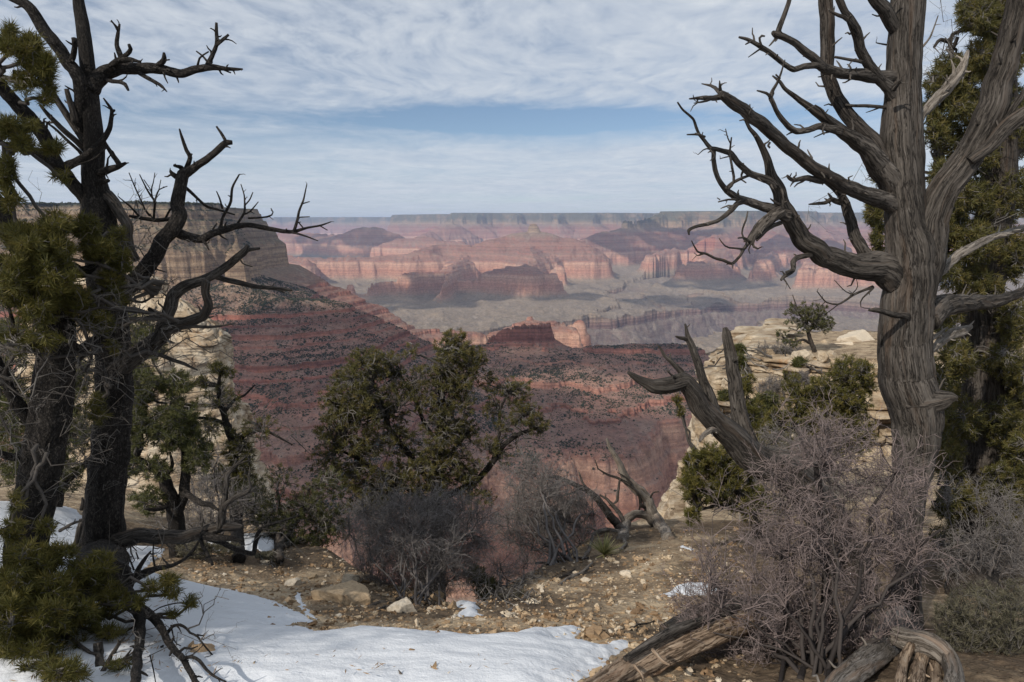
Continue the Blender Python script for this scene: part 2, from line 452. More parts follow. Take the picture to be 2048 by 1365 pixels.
# -- far buttes, left
ridge([(680, 478, 13000), (715, 459, 13000), (730, 455, 13000), (755, 457, 13000), (775, 470, 13000)], .8, 100, .5)
ridge([(480, 470, 13600), (560, 468, 13500), (640, 468, 13300), (700, 470, 13100), (780, 474, 13000)], .7, 150, .8)
ridge([(800, 478, 11800), (850, 474, 11800), (880, 483, 11600), (930, 487, 11300)], .8, 150, .8)
ridge([(870, 470, 15000), (890, 452, 15500), (905, 442, 15800)], .8, 150, .8)
# -- north rim
plateau([(-400, 30000), (300, 29500), (600, 29000), (850, 28500), (900, 28000)], -1300)
plateau([(560, 26500), (640, 27000), (760, 26500), (860, 26500)], -100)
plateau([(925, 17300), (1000, 17600), (1100, 17400), (1220, 17200), (1300, 17800), (1420, 17000), (1900, 17000), (2400, 17000)], -150)
plateau([(1000, 18800), (1300, 19000), (2400, 18500)], -1100)
plateau([(960, 21500), (1400, 21500), (2400, 21500)], -2500)
for a in ((960, 16400), (1040, 16500), (1120, 16300), (1190, 16200), (1270, 16700), (1370, 16200), (1560, 15600), (1660, 15800), (1760, 15500)):
    ridge([(a[0], 428, 17200), (a[0] - 8, 447, a[1])], .7, 100, 1)
ridge([(905, 441, 16800), (880, 462, 15500), (850, 475, 14500)], .8, 150, 1)
# -- the dark forested promontory, centre right
ridge([(1155, 491, 10300), (1180, 478, 10700), (1205, 464, 11000), (1225, 463, 11100), (1245, 447, 11300), (1265, 452, 11500), (1300, 436, 11800), (1320, 430, 12000)], .8, 60, .5)
plateau([(1335, 12300), (1400, 12500), (1460, 12400), (1490, 12900), (1560, 14200), (1600, 15500)], -140)
ridge([(1440, 432, 12300), (1440, 462, 11000), (1425, 490, 10000)], .8, 200, 1)
ridge([(1520, 438, 13000), (1550, 470, 11500), (1540, 500, 10000)], .8, 200, 1)
ridge([(1350, 500, 10300), (1300, 520, 9400)], .8, 150, 1)
ridge([(1440, 500, 9600), (1425, 515, 8900), (1415, 527, 8350)], .8, 130, .7)
ridge([(1355, 530, 8300), (1410, 526, 8350), (1470, 530, 8500)], .8, 90, .5)
ridge([(1540, 505, 9700), (1530, 530, 8700), (1500, 545, 8000)], .8, 150, .8)
ridge([(1650, 480, 11000), (1640, 520, 9200), (1625, 548, 7600)], .8, 150, .8)
ridge([(1595, 552, 7300), (1640, 548, 7300), (1720, 545, 7400), (1800, 545, 7500)], .8, 120, .6)
ridge([(1720, 470, 12000), (1800, 500, 10500), (1900, 520, 9000)], .8, 150, .8)
ridge([(1900, 440, 14000), (2100, 480, 11000), (2300, 520, 9000)], .8, 150, .8)
ridge([(1530, 606, 7000), (1620, 604, 7050), (1700, 610, 7000)], 1.0, 30, .5)
# -- south side, below the rim: everything falls from the foot of the ground we stand on
for a in (-700, -200, 200, 620, 1024, 1430, 1800, 2300):
    RID.append(([np.array([(a - 1024) / F * 20, 20.0, w_of(-70)]), np.array([(a - 1024) / F * 140, 140.0, w_of(-300)])], 1.3, 0, .1))
CARVE = [  # river gorge and side creeks: (px, D), half width in w, depth w
    ([(-300, 4600), (300, 4400), (700, 4400), (980, 4450), (1100, 4850), (1160, 5000), (1235, 5250), (1320, 5250), (1400, 5800), (1500, 6250), (1640, 6350), (1760, 6100), (1900, 5700), (2300, 5000)], 650, 2500, 1.6),
    ([(1235, 5250), (1250, 5900), (1285, 6300), (1262, 6900), (1240, 7400), (1275, 8200), (1330, 9100), (1390, 9800)], 150, 2080, 1.3),
    ([(1330, 5250), (1290, 4900), (1310, 4500), (1270, 4200)], 170, 2150, 1.2),
    ([(1160, 5000), (1110, 4600)], 170, 2150, 1.2),
    ([(1500, 6250), (1440, 6700), (1400, 7300)], 120, 2080, 1.2),
]
def seg_field(X, Y, pts, k, d1, carve=False):
    out = None
    for a, b in zip(pts[:-1], pts[1:]):
        dx, dy = b[0] - a[0], b[1] - a[1]; L2 = dx * dx + dy * dy + 1e-9
        t = np.clip(((X - a[0]) * dx + (Y - a[1]) * dy) / L2, 0, 1)
        d = np.hypot(X - a[0] - t * dx, Y - a[1] - t * dy)
        if not carve:
            d = a[2] + (b[2] - a[2]) * t + np.where(d < d1, k * d, k * d1 + d - d1)
        out = d if out is None else np.minimum(out, d)
    return out

def canyon_height(X, Y):
    D = np.hypot(X, Y)
    # spurs and side gullies: several sizes of noise on the distance field
    wx = X + 160 * fbm2(X / 900, Y / 900, 2, 21); wy = Y + 160 * fbm2(X / 900, Y / 900, 2, 31)
    big = fbm2(wx / 1300, wy / 1300, 2, 1, ridged=False)
    rid = fbm2(wx / 640, wy / 640, 3, 3, 0.38, ridged=True) - 0.15
    sml = fbm2(X / 120, Y / 120, 4, 8, 0.55, ridged=True) - 0.15
    tiny = fbm2(X / 24, Y / 24, 3, 15, 0.5)
    w = np.full(X.shape, 1e9)
    far = sstep(2600, 4200, D)
    for pts, k, d1, amp in RID:
        xs = [p[0] for p in pts]; ys = [p[1] for p in pts]; mg = 2600
        m = (X > min(xs) - mg) & (X < max(xs) + mg) & (Y > min(ys) - mg) & (Y < max(ys) + mg)
        if not m.any(): continue
        f = seg_field(X[m], Y[m], pts, k, d1)
        p0 = min(p[2] for p in pts)
        dd = np.clip((f - p0) / 500, 0, 1)
        nz = amp * ((0.03 + 0.97 * dd ** 0.8) * far[m] + (0.2 + 0.8 * dd) * (1 - far[m])) * (far[m] * (260 * big[m] - 210 * rid[m]) + (1 - far[m]) * (48 * big[m] - 64 * rid[m]))
        w[m] = np.minimum(w[m], f + nz)
    nearmix = 1 - far
    w = w - sml * (5 * far + 14 * nearmix) - 7 * nearmix * (fbm2(X / 46, Y / 46, 3, 18, 0.55, ridged=True) - .1) + tiny * (2.5 + 2.0 * far)
    w = w - far * 95 * np.clip(.9 * fbm2(wx / 300, wy / 300, 3, 97, 0.5) + .12, 0, 1) * np.clip((w - 60) / 150, 0, 1)
    base = W_RW + 850 + 420 * big - 160 * rid + 30 * sml
    w = np.where(w > base - 200, base - 200 + (w - base + 200) * 0.35, w)
    w = np.minimum(w, base + 300)
    for pts, hw, wd, k in CARVE:
        q = [np.array([(p[0] - 1024) / F * p[1], p[1]]) for p in pts]
        d = seg_field(X, Y, q, 0, 0, True) - 130 * rid - 45 * sml - 60
        g = W_RW + 1380 + (wd - W_RW - 1380) * np.clip((hw - d * k) / hw, 0, 1.2) ** 0.8
        w = np.where(d * k < hw, np.maximum(w, g), w)
    s = shift(D)
    z = np.interp(w, WS, ZS)
    lm = np.clip(0.85 + 0.1 * far + 0.9 * fbm2(X / 240, Y / 240, 3, 51), 0.12, 1.0)
    z = z * lm + np.interp(w, WC, ZC) * (1 - lm)
    ton = sstep(W_RW + 180, W_RW + 500, w) * (1 - sstep(W_RW + 1380, W_RW + 1420, w))
    hil = fbm2(wx / 760, wy / 760, 4, 91, 0.42, ridged=True)
    z = z + ton * far * (66 * (hil - .1) + 9 * (fbm2(wx / 210, wy / 210, 3, 95, 0.55, ridged=True) - .1) + 7 * sml + 25 * big)
    z = z + 1.2 * tiny + np.where(D > 2600, 2.5, 0.6) * sml
    # the blocky red knob standing on the ridge
    kp = np.array([[(a - 1024) / F * d, d] for a, d in ((984, 2415), (1006, 2425), (1040, 2432), (1092, 2440))])
    mk = (np.abs(X - 10) < 260) & (np.abs(Y - 2430) < 260)
    if mk.any():
        xk, yk = X[mk], Y[mk]
        dk = polydist(xk, yk, kp, False) + 7 * n2(xk / 22, yk / 22, 5) + 4 * n2(xk / 9, yk / 9, 6) - 16
        top = np.interp(xk, kp[:, 0], [ZP(676, 2415), ZP(661, 2425), ZP(654, 2432), ZP(649, 2440)]) + 9 * np.round(2.2 * n2(xk / 24, yk / 24, 9)) * .6
        drop = np.interp(dk, [-5, 0, 2, 6, 8, 14, 16, 40, 140], [0, 0, 20, 22, 40, 44, 58, 74, 130])
        z[mk] = np.maximum(z[mk], top - drop)
    return z + s, z, w

def radii(lst):
    r = [lst[0][0]]
    for a, b, st in lst:
        while r[-1] < b: r.append(r[-1] * (1 + st))
    return np.array(r)
_r = radii([(30, 700, 0.03), (700, 1100, 0.006), (1100, 2700, 0.0021), (2700, 9000, 0.0038), (9000, 31000, 0.006), (31000, 60000, 0.05)])
_a = np.concatenate([np.linspace(-62, -44, 60, False), np.linspace(-44, 44, 1500), np.linspace(44, 62, 61)[1:]]) * math.pi / 180
AA, RR = np.meshgrid(_a, _r, indexing='ij')
CX, CY = np.sin(AA) * RR, np.cos(AA) * RR
CZ, CZR, CW = canyon_height(CX, CY)
CZ = CZ - 18 * sstep(25000, 60000, RR)

m_can, T = material("canyon_rock")
geo = T.node('ShaderNodeNewGeometry')
pos = geo.outputs['Position']
zr = T.node('ShaderNodeAttribute', attribute_name='zr').outputs['Fac']
wobble = T.noise(pos, 0.004, 3, 0.6)
zz = T.math('ADD', zr, T.math('MULTIPLY', T.math('SUBTRACT', wobble, 0.5), 26.0))
fac = T.math('DIVIDE', T.math('ADD', zz, 1250.0), 1400.0)
def q(z): return (z + 1250.0) / 1400.0
rock_stops = [(q(-1240), (.10, .075, .075)), (q(-890), (.15, .10, .09)), (q(-860), (.19, .12, .10)), (q(-818), (.22, .16, .12)), (q(-806), (.235, .185, .14)),
              (q(-755), (.28, .22, .16)), (q(-738), (.30, .22, .16)), (q(-722), (.40, .25, .18)), (q(-640), (.46, .235, .165)), (q(-545), (.50, .31, .225)), (q(-515), (.33, .155, .115)),
              (q(-450), (.38, .20, .145)), (q(-400), (.29, .115, .085)), (q(-340), (.37, .17, .12)), (q(-285), (.28, .11, .08)), (q(-225), (.30, .155, .11)), (q(-195), (.32, .21, .145)),
              (q(-175), (.37, .265, .175)), (q(-95), (.34, .24, .16)), (q(-60), (.23, .17, .115)), (q(20), (.28, .205, .14)), (q(60), (.30, .23, .16)), (q(70), (.05, .06, .04)), (q(112), (.04, .05, .035))]
rockc = T.ramp(fac, rock_stops)
# fine bedding lines
bed = T.noise(T.mapping(T.node('ShaderNodeCombineXYZ', {0: 0.0, 1: 0.0, 2: zz}).outputs[0], (1, 1, 0.10)), 1.0, 4, 0.7)
bedv = T.noise(T.mapping(pos, (0.006, 0.006, 0.14)), 1.0, 4, 0.65)
massive = T.ramp(fac, [(q(-735), 1.0), (q(-700), .55), (q(-540), .55), (q(-515), 1.0)])
rockc = T.mix(T.math('MULTIPLY', massive, 0.75), rockc, T.ramp(bed, [(0.32, (.50, .47, .46)), (0.5, (1, 1, 1)), (0.68, (1.35, 1.32, 1.28))]), 'MULTIPLY')
bed3 = T.noise(T.node('ShaderNodeCombineXYZ', {0: 0.0, 1: 0.0, 2: T.math('MULTIPLY', zz, 0.045)}).outputs[0], 1.0, 3, 0.7)
rockc = T.mix(T.math('MULTIPLY', massive, 0.6), rockc, T.ramp(bed3, [(0.38, (.46, .38, .38)), (0.5, (1, 1, 1)), (0.62, (1.35, 1.38, 1.38))]), 'MULTIPLY')
rockc = T.mix(T.math('ADD', T.math('MULTIPLY', massive, 0.35), 0.25), rockc, T.ramp(bedv, [(0.3, (.62, .58, .56)), (0.55, (1, 1, 1)), (0.75, (1.3, 1.28, 1.25))]), 'MULTIPLY')
# dark streaks running down the cliffs
strk = T.noise(T.mapping(pos, (0.035, 0.035, 0.003)), 1.0, 4, 0.65)
nz = T.node('ShaderNodeSeparateXYZ', {0: geo.outputs['True Normal']}).outputs[2]
flat = T.ramp(nz, [(0.50, 0.0), (0.88, 1.0)])
rockc = T.mix(T.math('MULTIPLY', T.math('SUBTRACT', 1.0, flat), 0.3), rockc, T.ramp(strk, [(0.34, (.55, .50, .48)), (0.55, (1, 1, 1)), (0.7, (1.25, 1.2, 1.15))]), 'MULTIPLY')
# loose soil and scrub on what is flat enough to hold it
talus = T.ramp(fac, [(q(-1200), (.13, .105, .10)), (q(-870), (.20, .16, .13)), (q(-800), (.225, .185, .145)), (q(-735), (.255, .205, .155)), (q(-600), (.26, .205, .165)), (q(-515), (.24, .175, .14)), (q(-420), (.235, .168, .132)), (q(-280), (.24, .17, .133)),
                     (q(-215), (.25, .185, .135)), (q(-80), (.15, .145, .10)), (q(30), (.12, .125, .085)), (q(68), (.045, .055, .035)), (q(112), (.04, .05, .032))])
tn = T.noise(pos, 0.02, 5, 0.7)
talus = T.mix(0.6, talus, T.ramp(tn, [(0.3, (.6, .62, .62)), (0.6, (1.15, 1.12, 1.1))]), 'MULTIPLY')
keepr = T.ramp(fac, [(q(-745), 1.0), (q(-700), .5), (q(-520), .62), (q(-290), .62), (q(-240), .9)])
tmask = T.math('MULTIPLY', T.math('MULTIPLY', flat, keepr), T.ramp(T.noise(pos, 0.009, 5, 0.7), [(0.28, 0.35), (0.5, 0.9)]))
col = T.mix(tmask, rockc, talus)
# pale washes down the talus fans
fan = T.noise(T.mapping(pos, (0.012, 0.0025, 0.002)), 1.0, 5, 0.7, 1.2)
col = T.mix(T.math('MULTIPLY', tmask, T.ramp(fan, [(0.53, 0.0), (0.62, 0.5)])), col, (.33, .275, .22))
wood_ = T.math('MULTIPLY', T.ramp(fac, [(q(-200), 0.0), (q(-110), 1.0)]), T.ramp(T.noise(pos, 0.0016, 5, 0.7), [(0.40, 0.0), (0.52, .8)]))
col = T.mix(T.math('MULTIPLY', wood_, T.ramp(T.math('DIVIDE', T.node('ShaderNodeSeparateXYZ', {0: pos}).outputs[1], 20000.0), [(0.47, .12), (0.56, 1.0)])), col, (.085, .090, .068))
gr0 = T.noise(pos, 0.06, 5, 0.72)
col = T.mix(0.8, col, T.ramp(gr0, [(0.32, (.58, .56, .56)), (0.5, (1, 1, 1)), (0.68, (1.3, 1.27, 1.24))]), 'MULTIPLY')
# small stones and grain
gr = T.noise(pos, 0.35, 4, 0.75)
col = T.mix(0.8, col, T.ramp(gr, [(0.3, (.60, .60, .60)), (0.5, (1, 1, 1)), (0.75, (1.35, 1.33, 1.3))]), 'MULTIPLY')
hgt = T.math('ADD', T.math('MULTIPLY', bedv, 1.2), T.math('ADD', gr, T.math('MULTIPLY', strk, 1.0)))
finish(T, col, 0.95, hgt, 0.75, 6.0, 0.1)
canyon = mesh_obj('canyon_terrain', np.stack([CX, CY, CZ], -1).reshape(-1, 3), grid_faces(*CX.shape)[:, ::-1], m_can, smooth=True, attrs={'zr': CZR.ravel()})
tag(canyon, 'banded red and grey canyon of buttes, cliffs and slopes reaching the far rim', None, None, 'structure')
# ------------------------------------------------------------------ scrub on the nearer slopes (nobody could count it)
m_scrub, T = material("scrub_leaves")
v_ = T.node('ShaderNodeAttribute', attribute_name='tone').outputs['Fac']
pn = T.noise(T.node('ShaderNodeNewGeometry').outputs['Position'], 0.9, 3, 0.7)
finish(T, T.ramp(T.math('ADD', T.math('MULTIPLY', v_, 0.6), T.math('MULTIPLY', pn, 0.4)), [(0.15, (.022, .030, .018)), (0.5, (.042, .050, .030)), (0.85, (.085, .080, .050))]), 0.95, pn, 0.8, 1.0, 0.05)
rs = np.random.RandomState(5)
N = 3200000
ang = R(-42) + rs.rand(N) * R(84); rad = np.sqrt(900 ** 2 + rs.rand(N) * (2950 ** 2 - 900 ** 2))
bx, by = np.sin(ang) * rad, np.cos(ang) * rad
ia = np.clip(np.searchsorted(_a, ang), 1, len(_a) - 2); ir = np.clip(np.searchsorted(_r, rad), 1, len(_r) - 2)
gxv = (CZ[ia, ir + 1] - CZ[ia, ir - 1]) / (_r[ir + 1] - _r[ir - 1]); gyv = (CZ[ia + 1, ir] - CZ[ia - 1, ir]) / ((_a[ia + 1] - _a[ia - 1]) * rad)
slope = np.hypot(gxv, gyv); zr_ = CZR[ia, ir]
dens = np.where(slope < 0.75, 1.0, np.where(slope < 1.1, np.where(zr_ > -100, .7, .35), np.where(zr_ > -100, .3, .03)))
dens *= np.interp(zr_, [-900, -740, -640, -510, -400, -280, -230, -150, -60, 0, 60, 72, 90], [0, .05, .02, .17, .18, .2, .40, .2, .9, .6, .8, 1.0, 1.0])
dens *= np.clip(0.7 + 1.6 * fbm2(bx / 210, by / 210, 2, 77), 0.08, 1.7) * np.clip(.7 + 1.7 * fbm2(bx / 45, by / 45, 3, 79), .08, 2.0)
keep = (rs.rand(N) < dens * 0.85) & (np.abs(gxv) < 3.5)
# only slopes that face this way can be seen
bx, by, zc_, rr_ = bx[keep], by[keep], CZ[ia, ir][keep], rad[keep]
M = len(bx)
X0, F0 = blob_template(3)
sz = rs.gamma(1.7, 0.36, M) + 0.4
sz *= np.where(CZR[ia, ir][keep] > 68, 1.6, 1.0)
jit = 1 + 0.35 * rs.normal(size=(M, len(X0)))
V = X0[None] * jit[..., None] * sz[:, None, None] * np.array([1, 1, 0.85]) + np.stack([bx, by, zc_ + sz * 0.3], -1)[:, None]
Fq = (F0[None] + (np.arange(M) * len(X0))[:, None, None]).reshape(-1, 4)
scrub = mesh_obj('scrub', V.reshape(-1, 3), Fq, m_scrub, smooth=True, attrs={'tone': np.repeat(rs.rand(M), len(X0))})
tag(scrub, 'dark green desert scrub dotted over the nearer canyon slopes', None, None, 'stuff')
print('scrub', M)
# ------------------------------------------------------------------ the ground at the rim
GC = [(1024, 1365, 2.2), (300, 1365, 2.2), (1700, 1365, 2.25), (1500, 1340, 2.5), (900, 1255, 2.9), (550, 1210, 3.6), (420, 1190, 4.0), (210, 1130, 3.4), (60, 1180, 3.0),
      (130, 1030, 6.2), (20, 1010, 7.0), (-250, 1000, 7.0), (450, 1130, 5.0), (450, 1108, 5.8), (560, 1085, 6.6), (330, 1090, 6.3), (1250, 1200, 4.1), (1300, 1100, 6.0), (1270, 1062, 7.8), (1200, 1105, 6.8),
      (1350, 1050, 8.5), (1840, 1260, 3.6), (1960, 1250, 3.4), (2200, 1250, 3.4), (1950, 1080, 7.5), (1750, 1040, 9.5), (1450, 1080, 7.0), (1380, 1180, 4.6), (870, 1238, 3.5), (940, 1205, 4.4),
      (800, 1190, 4.4), (700, 1170, 4.6), (640, 1190, 4.1), (1060, 1200, 4.2), (1150, 1150, 5.3), (2300, 1050, 9.0), (1600, 1150, 5.2), (620, 1246, 3.15), (1500, 1000, 12.0), (2000, 960, 14.0), (-500, 960, 11)]
gp = np.array([P(*c) for c in GC])
gp = np.concatenate([gp, np.array([[x, y, -1.62 + 0.04 * y + 0.05 * abs(x) * 0] for x in (-4, -1.5, 0, 1.5, 4) for y in (-4, -1.5, 0.3)])])
def tps(r2): return 0.5 * r2 * np.log(np.maximum(r2, 1e-9))
_n = len(gp)
_K = tps(((gp[:, None, :2] - gp[None, :, :2]) ** 2).sum(-1)) + np.eye(_n) * 0.02
_Pm = np.concatenate([np.ones((_n, 1)), gp[:, :2]], 1)
_A = np.block([[_K, _Pm], [_Pm.T, np.zeros((3, 3))]])
_sol = np.linalg.solve(_A, np.concatenate([gp[:, 2], np.zeros(3)]))
EDGE_PX = np.array([-2500, -600, -300, 0, 400, 560, 700, 800, 900, 960, 1050, 1190, 1270, 1350, 1420, 1470, 1520, 1600, 1750, 2048, 2500, 4000])
EDGE_D = np.array([22, 20, 16, 12, 7.8, 7.2, 5.3, 4.7, 4.25, 4.4, 5.2, 7.4, 8.2, 9.2, 10.5, 11, 12, 13.5, 17, 24, 24, 24.])
# the limestone outcrop: plan of its two steps (px, D)
OUT_LOW = [(1470, 46), (1440, 38), (1424, 31.0), (1462, 28.6), (1540, 27.6), (1620, 27.0), (1750, 26.5), (1900, 26.5), (2100, 27)]
OUT_UP = [(1540, 44), (1500, 37), (1486, 32.4), (1512, 30.8), (1560, 30.3), (1640, 29.2), (1720, 29), (1800, 28.6), (2100, 28.4)]
def plan(pts): return np.array([[(a - 1024) / F * d, d] for a, d in pts])
OLP, OUP = plan(OUT_LOW), plan(OUT_UP)
OLC = np.concatenate([OLP, [[60, 27], [60, 46]]]); OUC = np.concatenate([OUP, [[60, 28], [60, 44]]])
def ground(x, y, fine=True):
    x = np.asarray(x, float); y = np.asarray(y, float); sh = x.shape
    X = x.ravel(); Y = y.ravel()
    z = np.zeros_like(X)
    for s in range(0, len(X), 40000):
        xx, yy = X[s:s + 40000], Y[s:s + 40000]
        xr = np.clip(xx, -7, 9); yr = np.clip(yy, -4, 13.5)
        k = tps((xr[:, None] - gp[None, :, 0]) ** 2 + (yr[:, None] - gp[None, :, 1]) ** 2)
        z[s:s + 40000] = k @ _sol[:_n] + _sol[_n] + _sol[_n + 1] * xr + _sol[_n + 2] * yr - 0.22 * np.maximum(yy - 13.5, 0)
    D = np.hypot(X, Y)
    px = 1024 + F * X / np.maximum(Y, 0.4)
    e = np.interp(px, EDGE_PX, EDGE_D) * (1 + 0.06 * n2(px / 130, 0 * px + 3.3) + 0.03 * n2(px / 40, 0 * px + 7.3))
    over = np.maximum(Y - e, 0)
    z = z - np.where(Y > 0.5, 1.15 * over * over / (over + 0.9), 0) - 0.0
    z = np.maximum(z, -34 - 0.9 * np.maximum(D - 30, 0))
    if fine:
        amp = 1 + 0.04 * D
        z = z + 0.05 * fbm2(X / 0.9, Y / 0.9, 3, 5) + 0.018 * fbm2(X / 0.16, Y / 0.16, 3, 9) + 0.006 * n2(X / 0.035, Y / 0.035, 4) * (D < 9)
    m = inpoly(X, Y, OLC); 
    if m.any():
        zl = -6.75 + 0.35 * fbm2(X[m] / 2, Y[m] / 2, 3, 31) - 0.02 * (Y[m] - 31)
        z[m] = np.where(polydist(X[m], Y[m], OLP, False) > 0.35, zl, np.minimum(z[m], zl - 2))
    m = inpoly(X, Y, OUC)
    if m.any():
        zl = -5.95 + 0.22 * fbm2(X[m] / 3, Y[m] / 3, 3, 37) - 0.055 * (Y[m] - 31) - 0.25 * np.clip((Y[m] - 40) / 4, 0, 8)
        z[m] = np.where(polydist(X[m], Y[m], OUP, False) > 0.35, zl, -6.9)
    return z.reshape(sh)
def G(px, py, lo=1.0, hi=60.0):
    """where the line of sight through a photo pixel meets the ground"""
    px = np.atleast_1d(np.asarray(px, float)); py = np.atleast_1d(np.asarray(py, float))
    Ds = np.exp(np.linspace(math.log(lo), math.log(hi), 260))
    out = np.full(px.shape, hi)
    q = P(px[:, None] + 0 * Ds, py[:, None] + 0 * Ds, Ds[None] + 0 * px[:, None])
    below = q[..., 2] < ground(q[..., 0], q[..., 1], False)
    i = np.where(below.any(1), below.argmax(1), len(Ds) - 1)
    D = Ds[i]
    r = P(px, py, D); r[:, 2] = ground(r[:, 0], r[:, 1])
    return r
_ga = np.concatenate([np.linspace(-75, -46, 60, False), np.linspace(-46, 46, 760), np.linspace(46, 75, 61)[1:]]) * math.pi / 180
_gr = np.exp(np.concatenate([np.linspace(math.log(.35), math.log(1.9), 40, False), np.linspace(math.log(1.9), math.log(11), 520, False), np.linspace(math.log(11), math.log(80), 170)]))
GA, GR = np.meshgrid(_ga, _gr, indexing='ij')
GX, GY = np.sin(GA) * GR, np.cos(GA) * GR
GZ = ground(GX, GY)
# needle litter under the trees and shrubs, with shade painted into its dark tone
DUFF_SHADE = [(1640, 1345, .75), (1815, 1275, 1.0), (1960, 1300, 1.3), (1965, 1130, 2.2), (1500, 1060, 1.2), (1700, 1120, 1.6), (850, 1215, .7), (1135, 1128, .8), (560, 1110, 1.2), (206, 1165, .8), (45, 1230, 1.0), (1000, 1215, .7), (420, 1095, 1.2), (1560, 1180, 1.0), (1420, 1290, .5), (1290, 1066, .7)]
_dg = G([d[0] for d in DUFF_SHADE], [d[1] for d in DUFF_SHADE])
def duff_shade_at(x, y):
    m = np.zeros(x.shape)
    for g_, d_ in zip(_dg, DUFF_SHADE):
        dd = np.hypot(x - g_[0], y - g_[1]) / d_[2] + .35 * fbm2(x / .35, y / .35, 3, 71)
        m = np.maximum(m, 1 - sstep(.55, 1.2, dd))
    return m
m_soil, T = material("stony_soil")
pos = T.node('ShaderNodeNewGeometry').outputs['Position']
a1 = T.noise(pos, 2.2, 5, 0.65); a2 = T.noise(pos, 14, 5, 0.7); a3 = T.noise(pos, 70, 3, 0.7)
soil = T.ramp(a1, [(0.34, (.125, .092, .063)), (0.46, (.26, .195, .13)), (0.62, (.42, .33, .225))])
soil = T.mix(0.85, soil, T.ramp(a2, [(0.30, (.55, .52, .50)), (0.5, (1, 1, 1)), (0.72, (1.5, 1.45, 1.35))]), 'MULTIPLY')
vor = T.node('ShaderNodeTexVoronoi', {'Scale': 42.0}); T.l.new(pos, vor.inputs['Vector'])
pebm = T.ramp(vor.outputs['Distance'], [(0.30, 1.0), (0.42, 0.0)])
rndc = T.node('ShaderNodeSeparateColor', {0: vor.outputs['Color']})
pick = T.math('GREATER_THAN', rndc.outputs[0], 0.55)
pebc = T.ramp(rndc.outputs[1], [(0.0, (.27, .18, .10)), (0.4, (.42, .31, .19)), (0.8, (.52, .43, .31)), (1.0, (.55, .50, .43))])
pf = T.math('MULTIPLY', pebm, pick)
soil = T.mix(T.math('MULTIPLY', pf, 0.85), soil, pebc)
duff_shade = T.math('MULTIPLY', T.node('ShaderNodeAttribute', attribute_name='duff_shade').outputs['Fac'], T.ramp(T.noise(pos, 9, 5, 0.7), [(0.30, .55), (0.5, 1.0)]))
soil = T.mix(T.math('MULTIPLY', duff_shade, .88), soil, T.ramp(a2, [(0.3, (.035, .026, .019)), (0.6, (.10, .072, .05))]))  # litter and painted shade darken the soil colour here
lit = T.ramp(T.noise(T.mapping(pos, (26, 60, 26), rot=(0, 0, .6)), 1.0, 3, 0.6), [(0.6, 0.0), (0.68, 0.6)])
soil = T.mix(lit, soil, (.09, .06, .042))
hg = T.math('ADD', T.math('MULTIPLY', pf, 0.5), T.math('ADD', T.math('MULTIPLY', a2, 0.7), T.math('MULTIPLY', a3, 0.35)))
finish(T, soil, 0.95, hg, 0.8, 0.02, 0.1)
gnd = mesh_obj('ground', np.stack([GX, GY, GZ], -1).reshape(-1, 3), grid_faces(*GX.shape)[:, ::-1], m_soil, attrs={'duff_shade': duff_shade_at(GX, GY).ravel()})
tag(gnd, 'stony tan soil at the canyon rim', None, None, 'structure')

# loose stones
m_stone, T = material("loose_limestone")
pos = T.node('ShaderNodeNewGeometry').outputs['Position']
tn = T.node('ShaderNodeAttribute', attribute_name='tone').outputs['Fac']
sc_ = T.ramp(tn, [(0.0, (.20, .13, .075)), (0.35, (.36, .25, .15)), (0.7, (.47, .37, .25)), (1.0, (.56, .50, .41))])
sn = T.noise(pos, 45, 4, 0.7)
finish(T, T.mix(0.7, sc_, T.ramp(sn, [(0.3, (.6, .57, .55)), (0.55, (1, 1, 1)), (0.75, (1.25, 1.22, 1.2))]), 'MULTIPLY'), 0.9, sn, 0.5, 0.01, 0.15)
def stones(px, py, sizes, seed):
    rs = np.random.RandomState(seed); X0, F0 = blob_template(3)
    g = G(px, py); M = len(g); s = sizes * 1.0
    jit = 1 + 0.30 * rs.normal(size=(M, len(X0)))
    an = rs.rand(M) * 6.28; el = rs.uniform(0.6, 1.4, M)
    X = X0[None] * jit[..., None]
    xx = X[..., 0] * el[:, None]; yy = X[..., 1] / el[:, None]; zz_ = X[..., 2] * rs.uniform(0.45, 0.85, M)[:, None]
    V = np.stack([xx * np.cos(an)[:, None] - yy * np.sin(an)[:, None], xx * np.sin(an)[:, None] + yy * np.cos(an)[:, None], zz_], -1) * s[:, None, None] + g[:, None, :] + np.array([0, 0, 0.1]) * s[:, None, None]
    return V.reshape(-1, 3), (F0[None] + (np.arange(M) * len(X0))[:, None, None]).reshape(-1, 4), np.repeat(rs.rand(M) ** 1.7, len(X0))
rs = np.random.RandomState(11)
N = 15000
gx_ = rs.uniform(300, 1500, N); gy_ = np.where(rs.rand(N) < .7, rs.uniform(1060, 1300, N), rs.uniform(1100, 1365, N))
pr = np.clip(0.55 + 0.9 * fbm2(gx_ / 90, gy_ / 40, 3, 15), 0.1, 1)
k_ = rs.rand(N) < pr
gx_, gy_ = gx_[k_], gy_[k_]
V, Fq, tone = stones(gx_, gy_, 0.003 + rs.gamma(1.0, 0.0045, len(gx_)), 12)
gv = mesh_obj('gravel', V, Fq, m_stone, smooth=False, attrs={'tone': tone})
tag(gv, 'tan and cream limestone gravel on the slope', None, None, 'stuff')

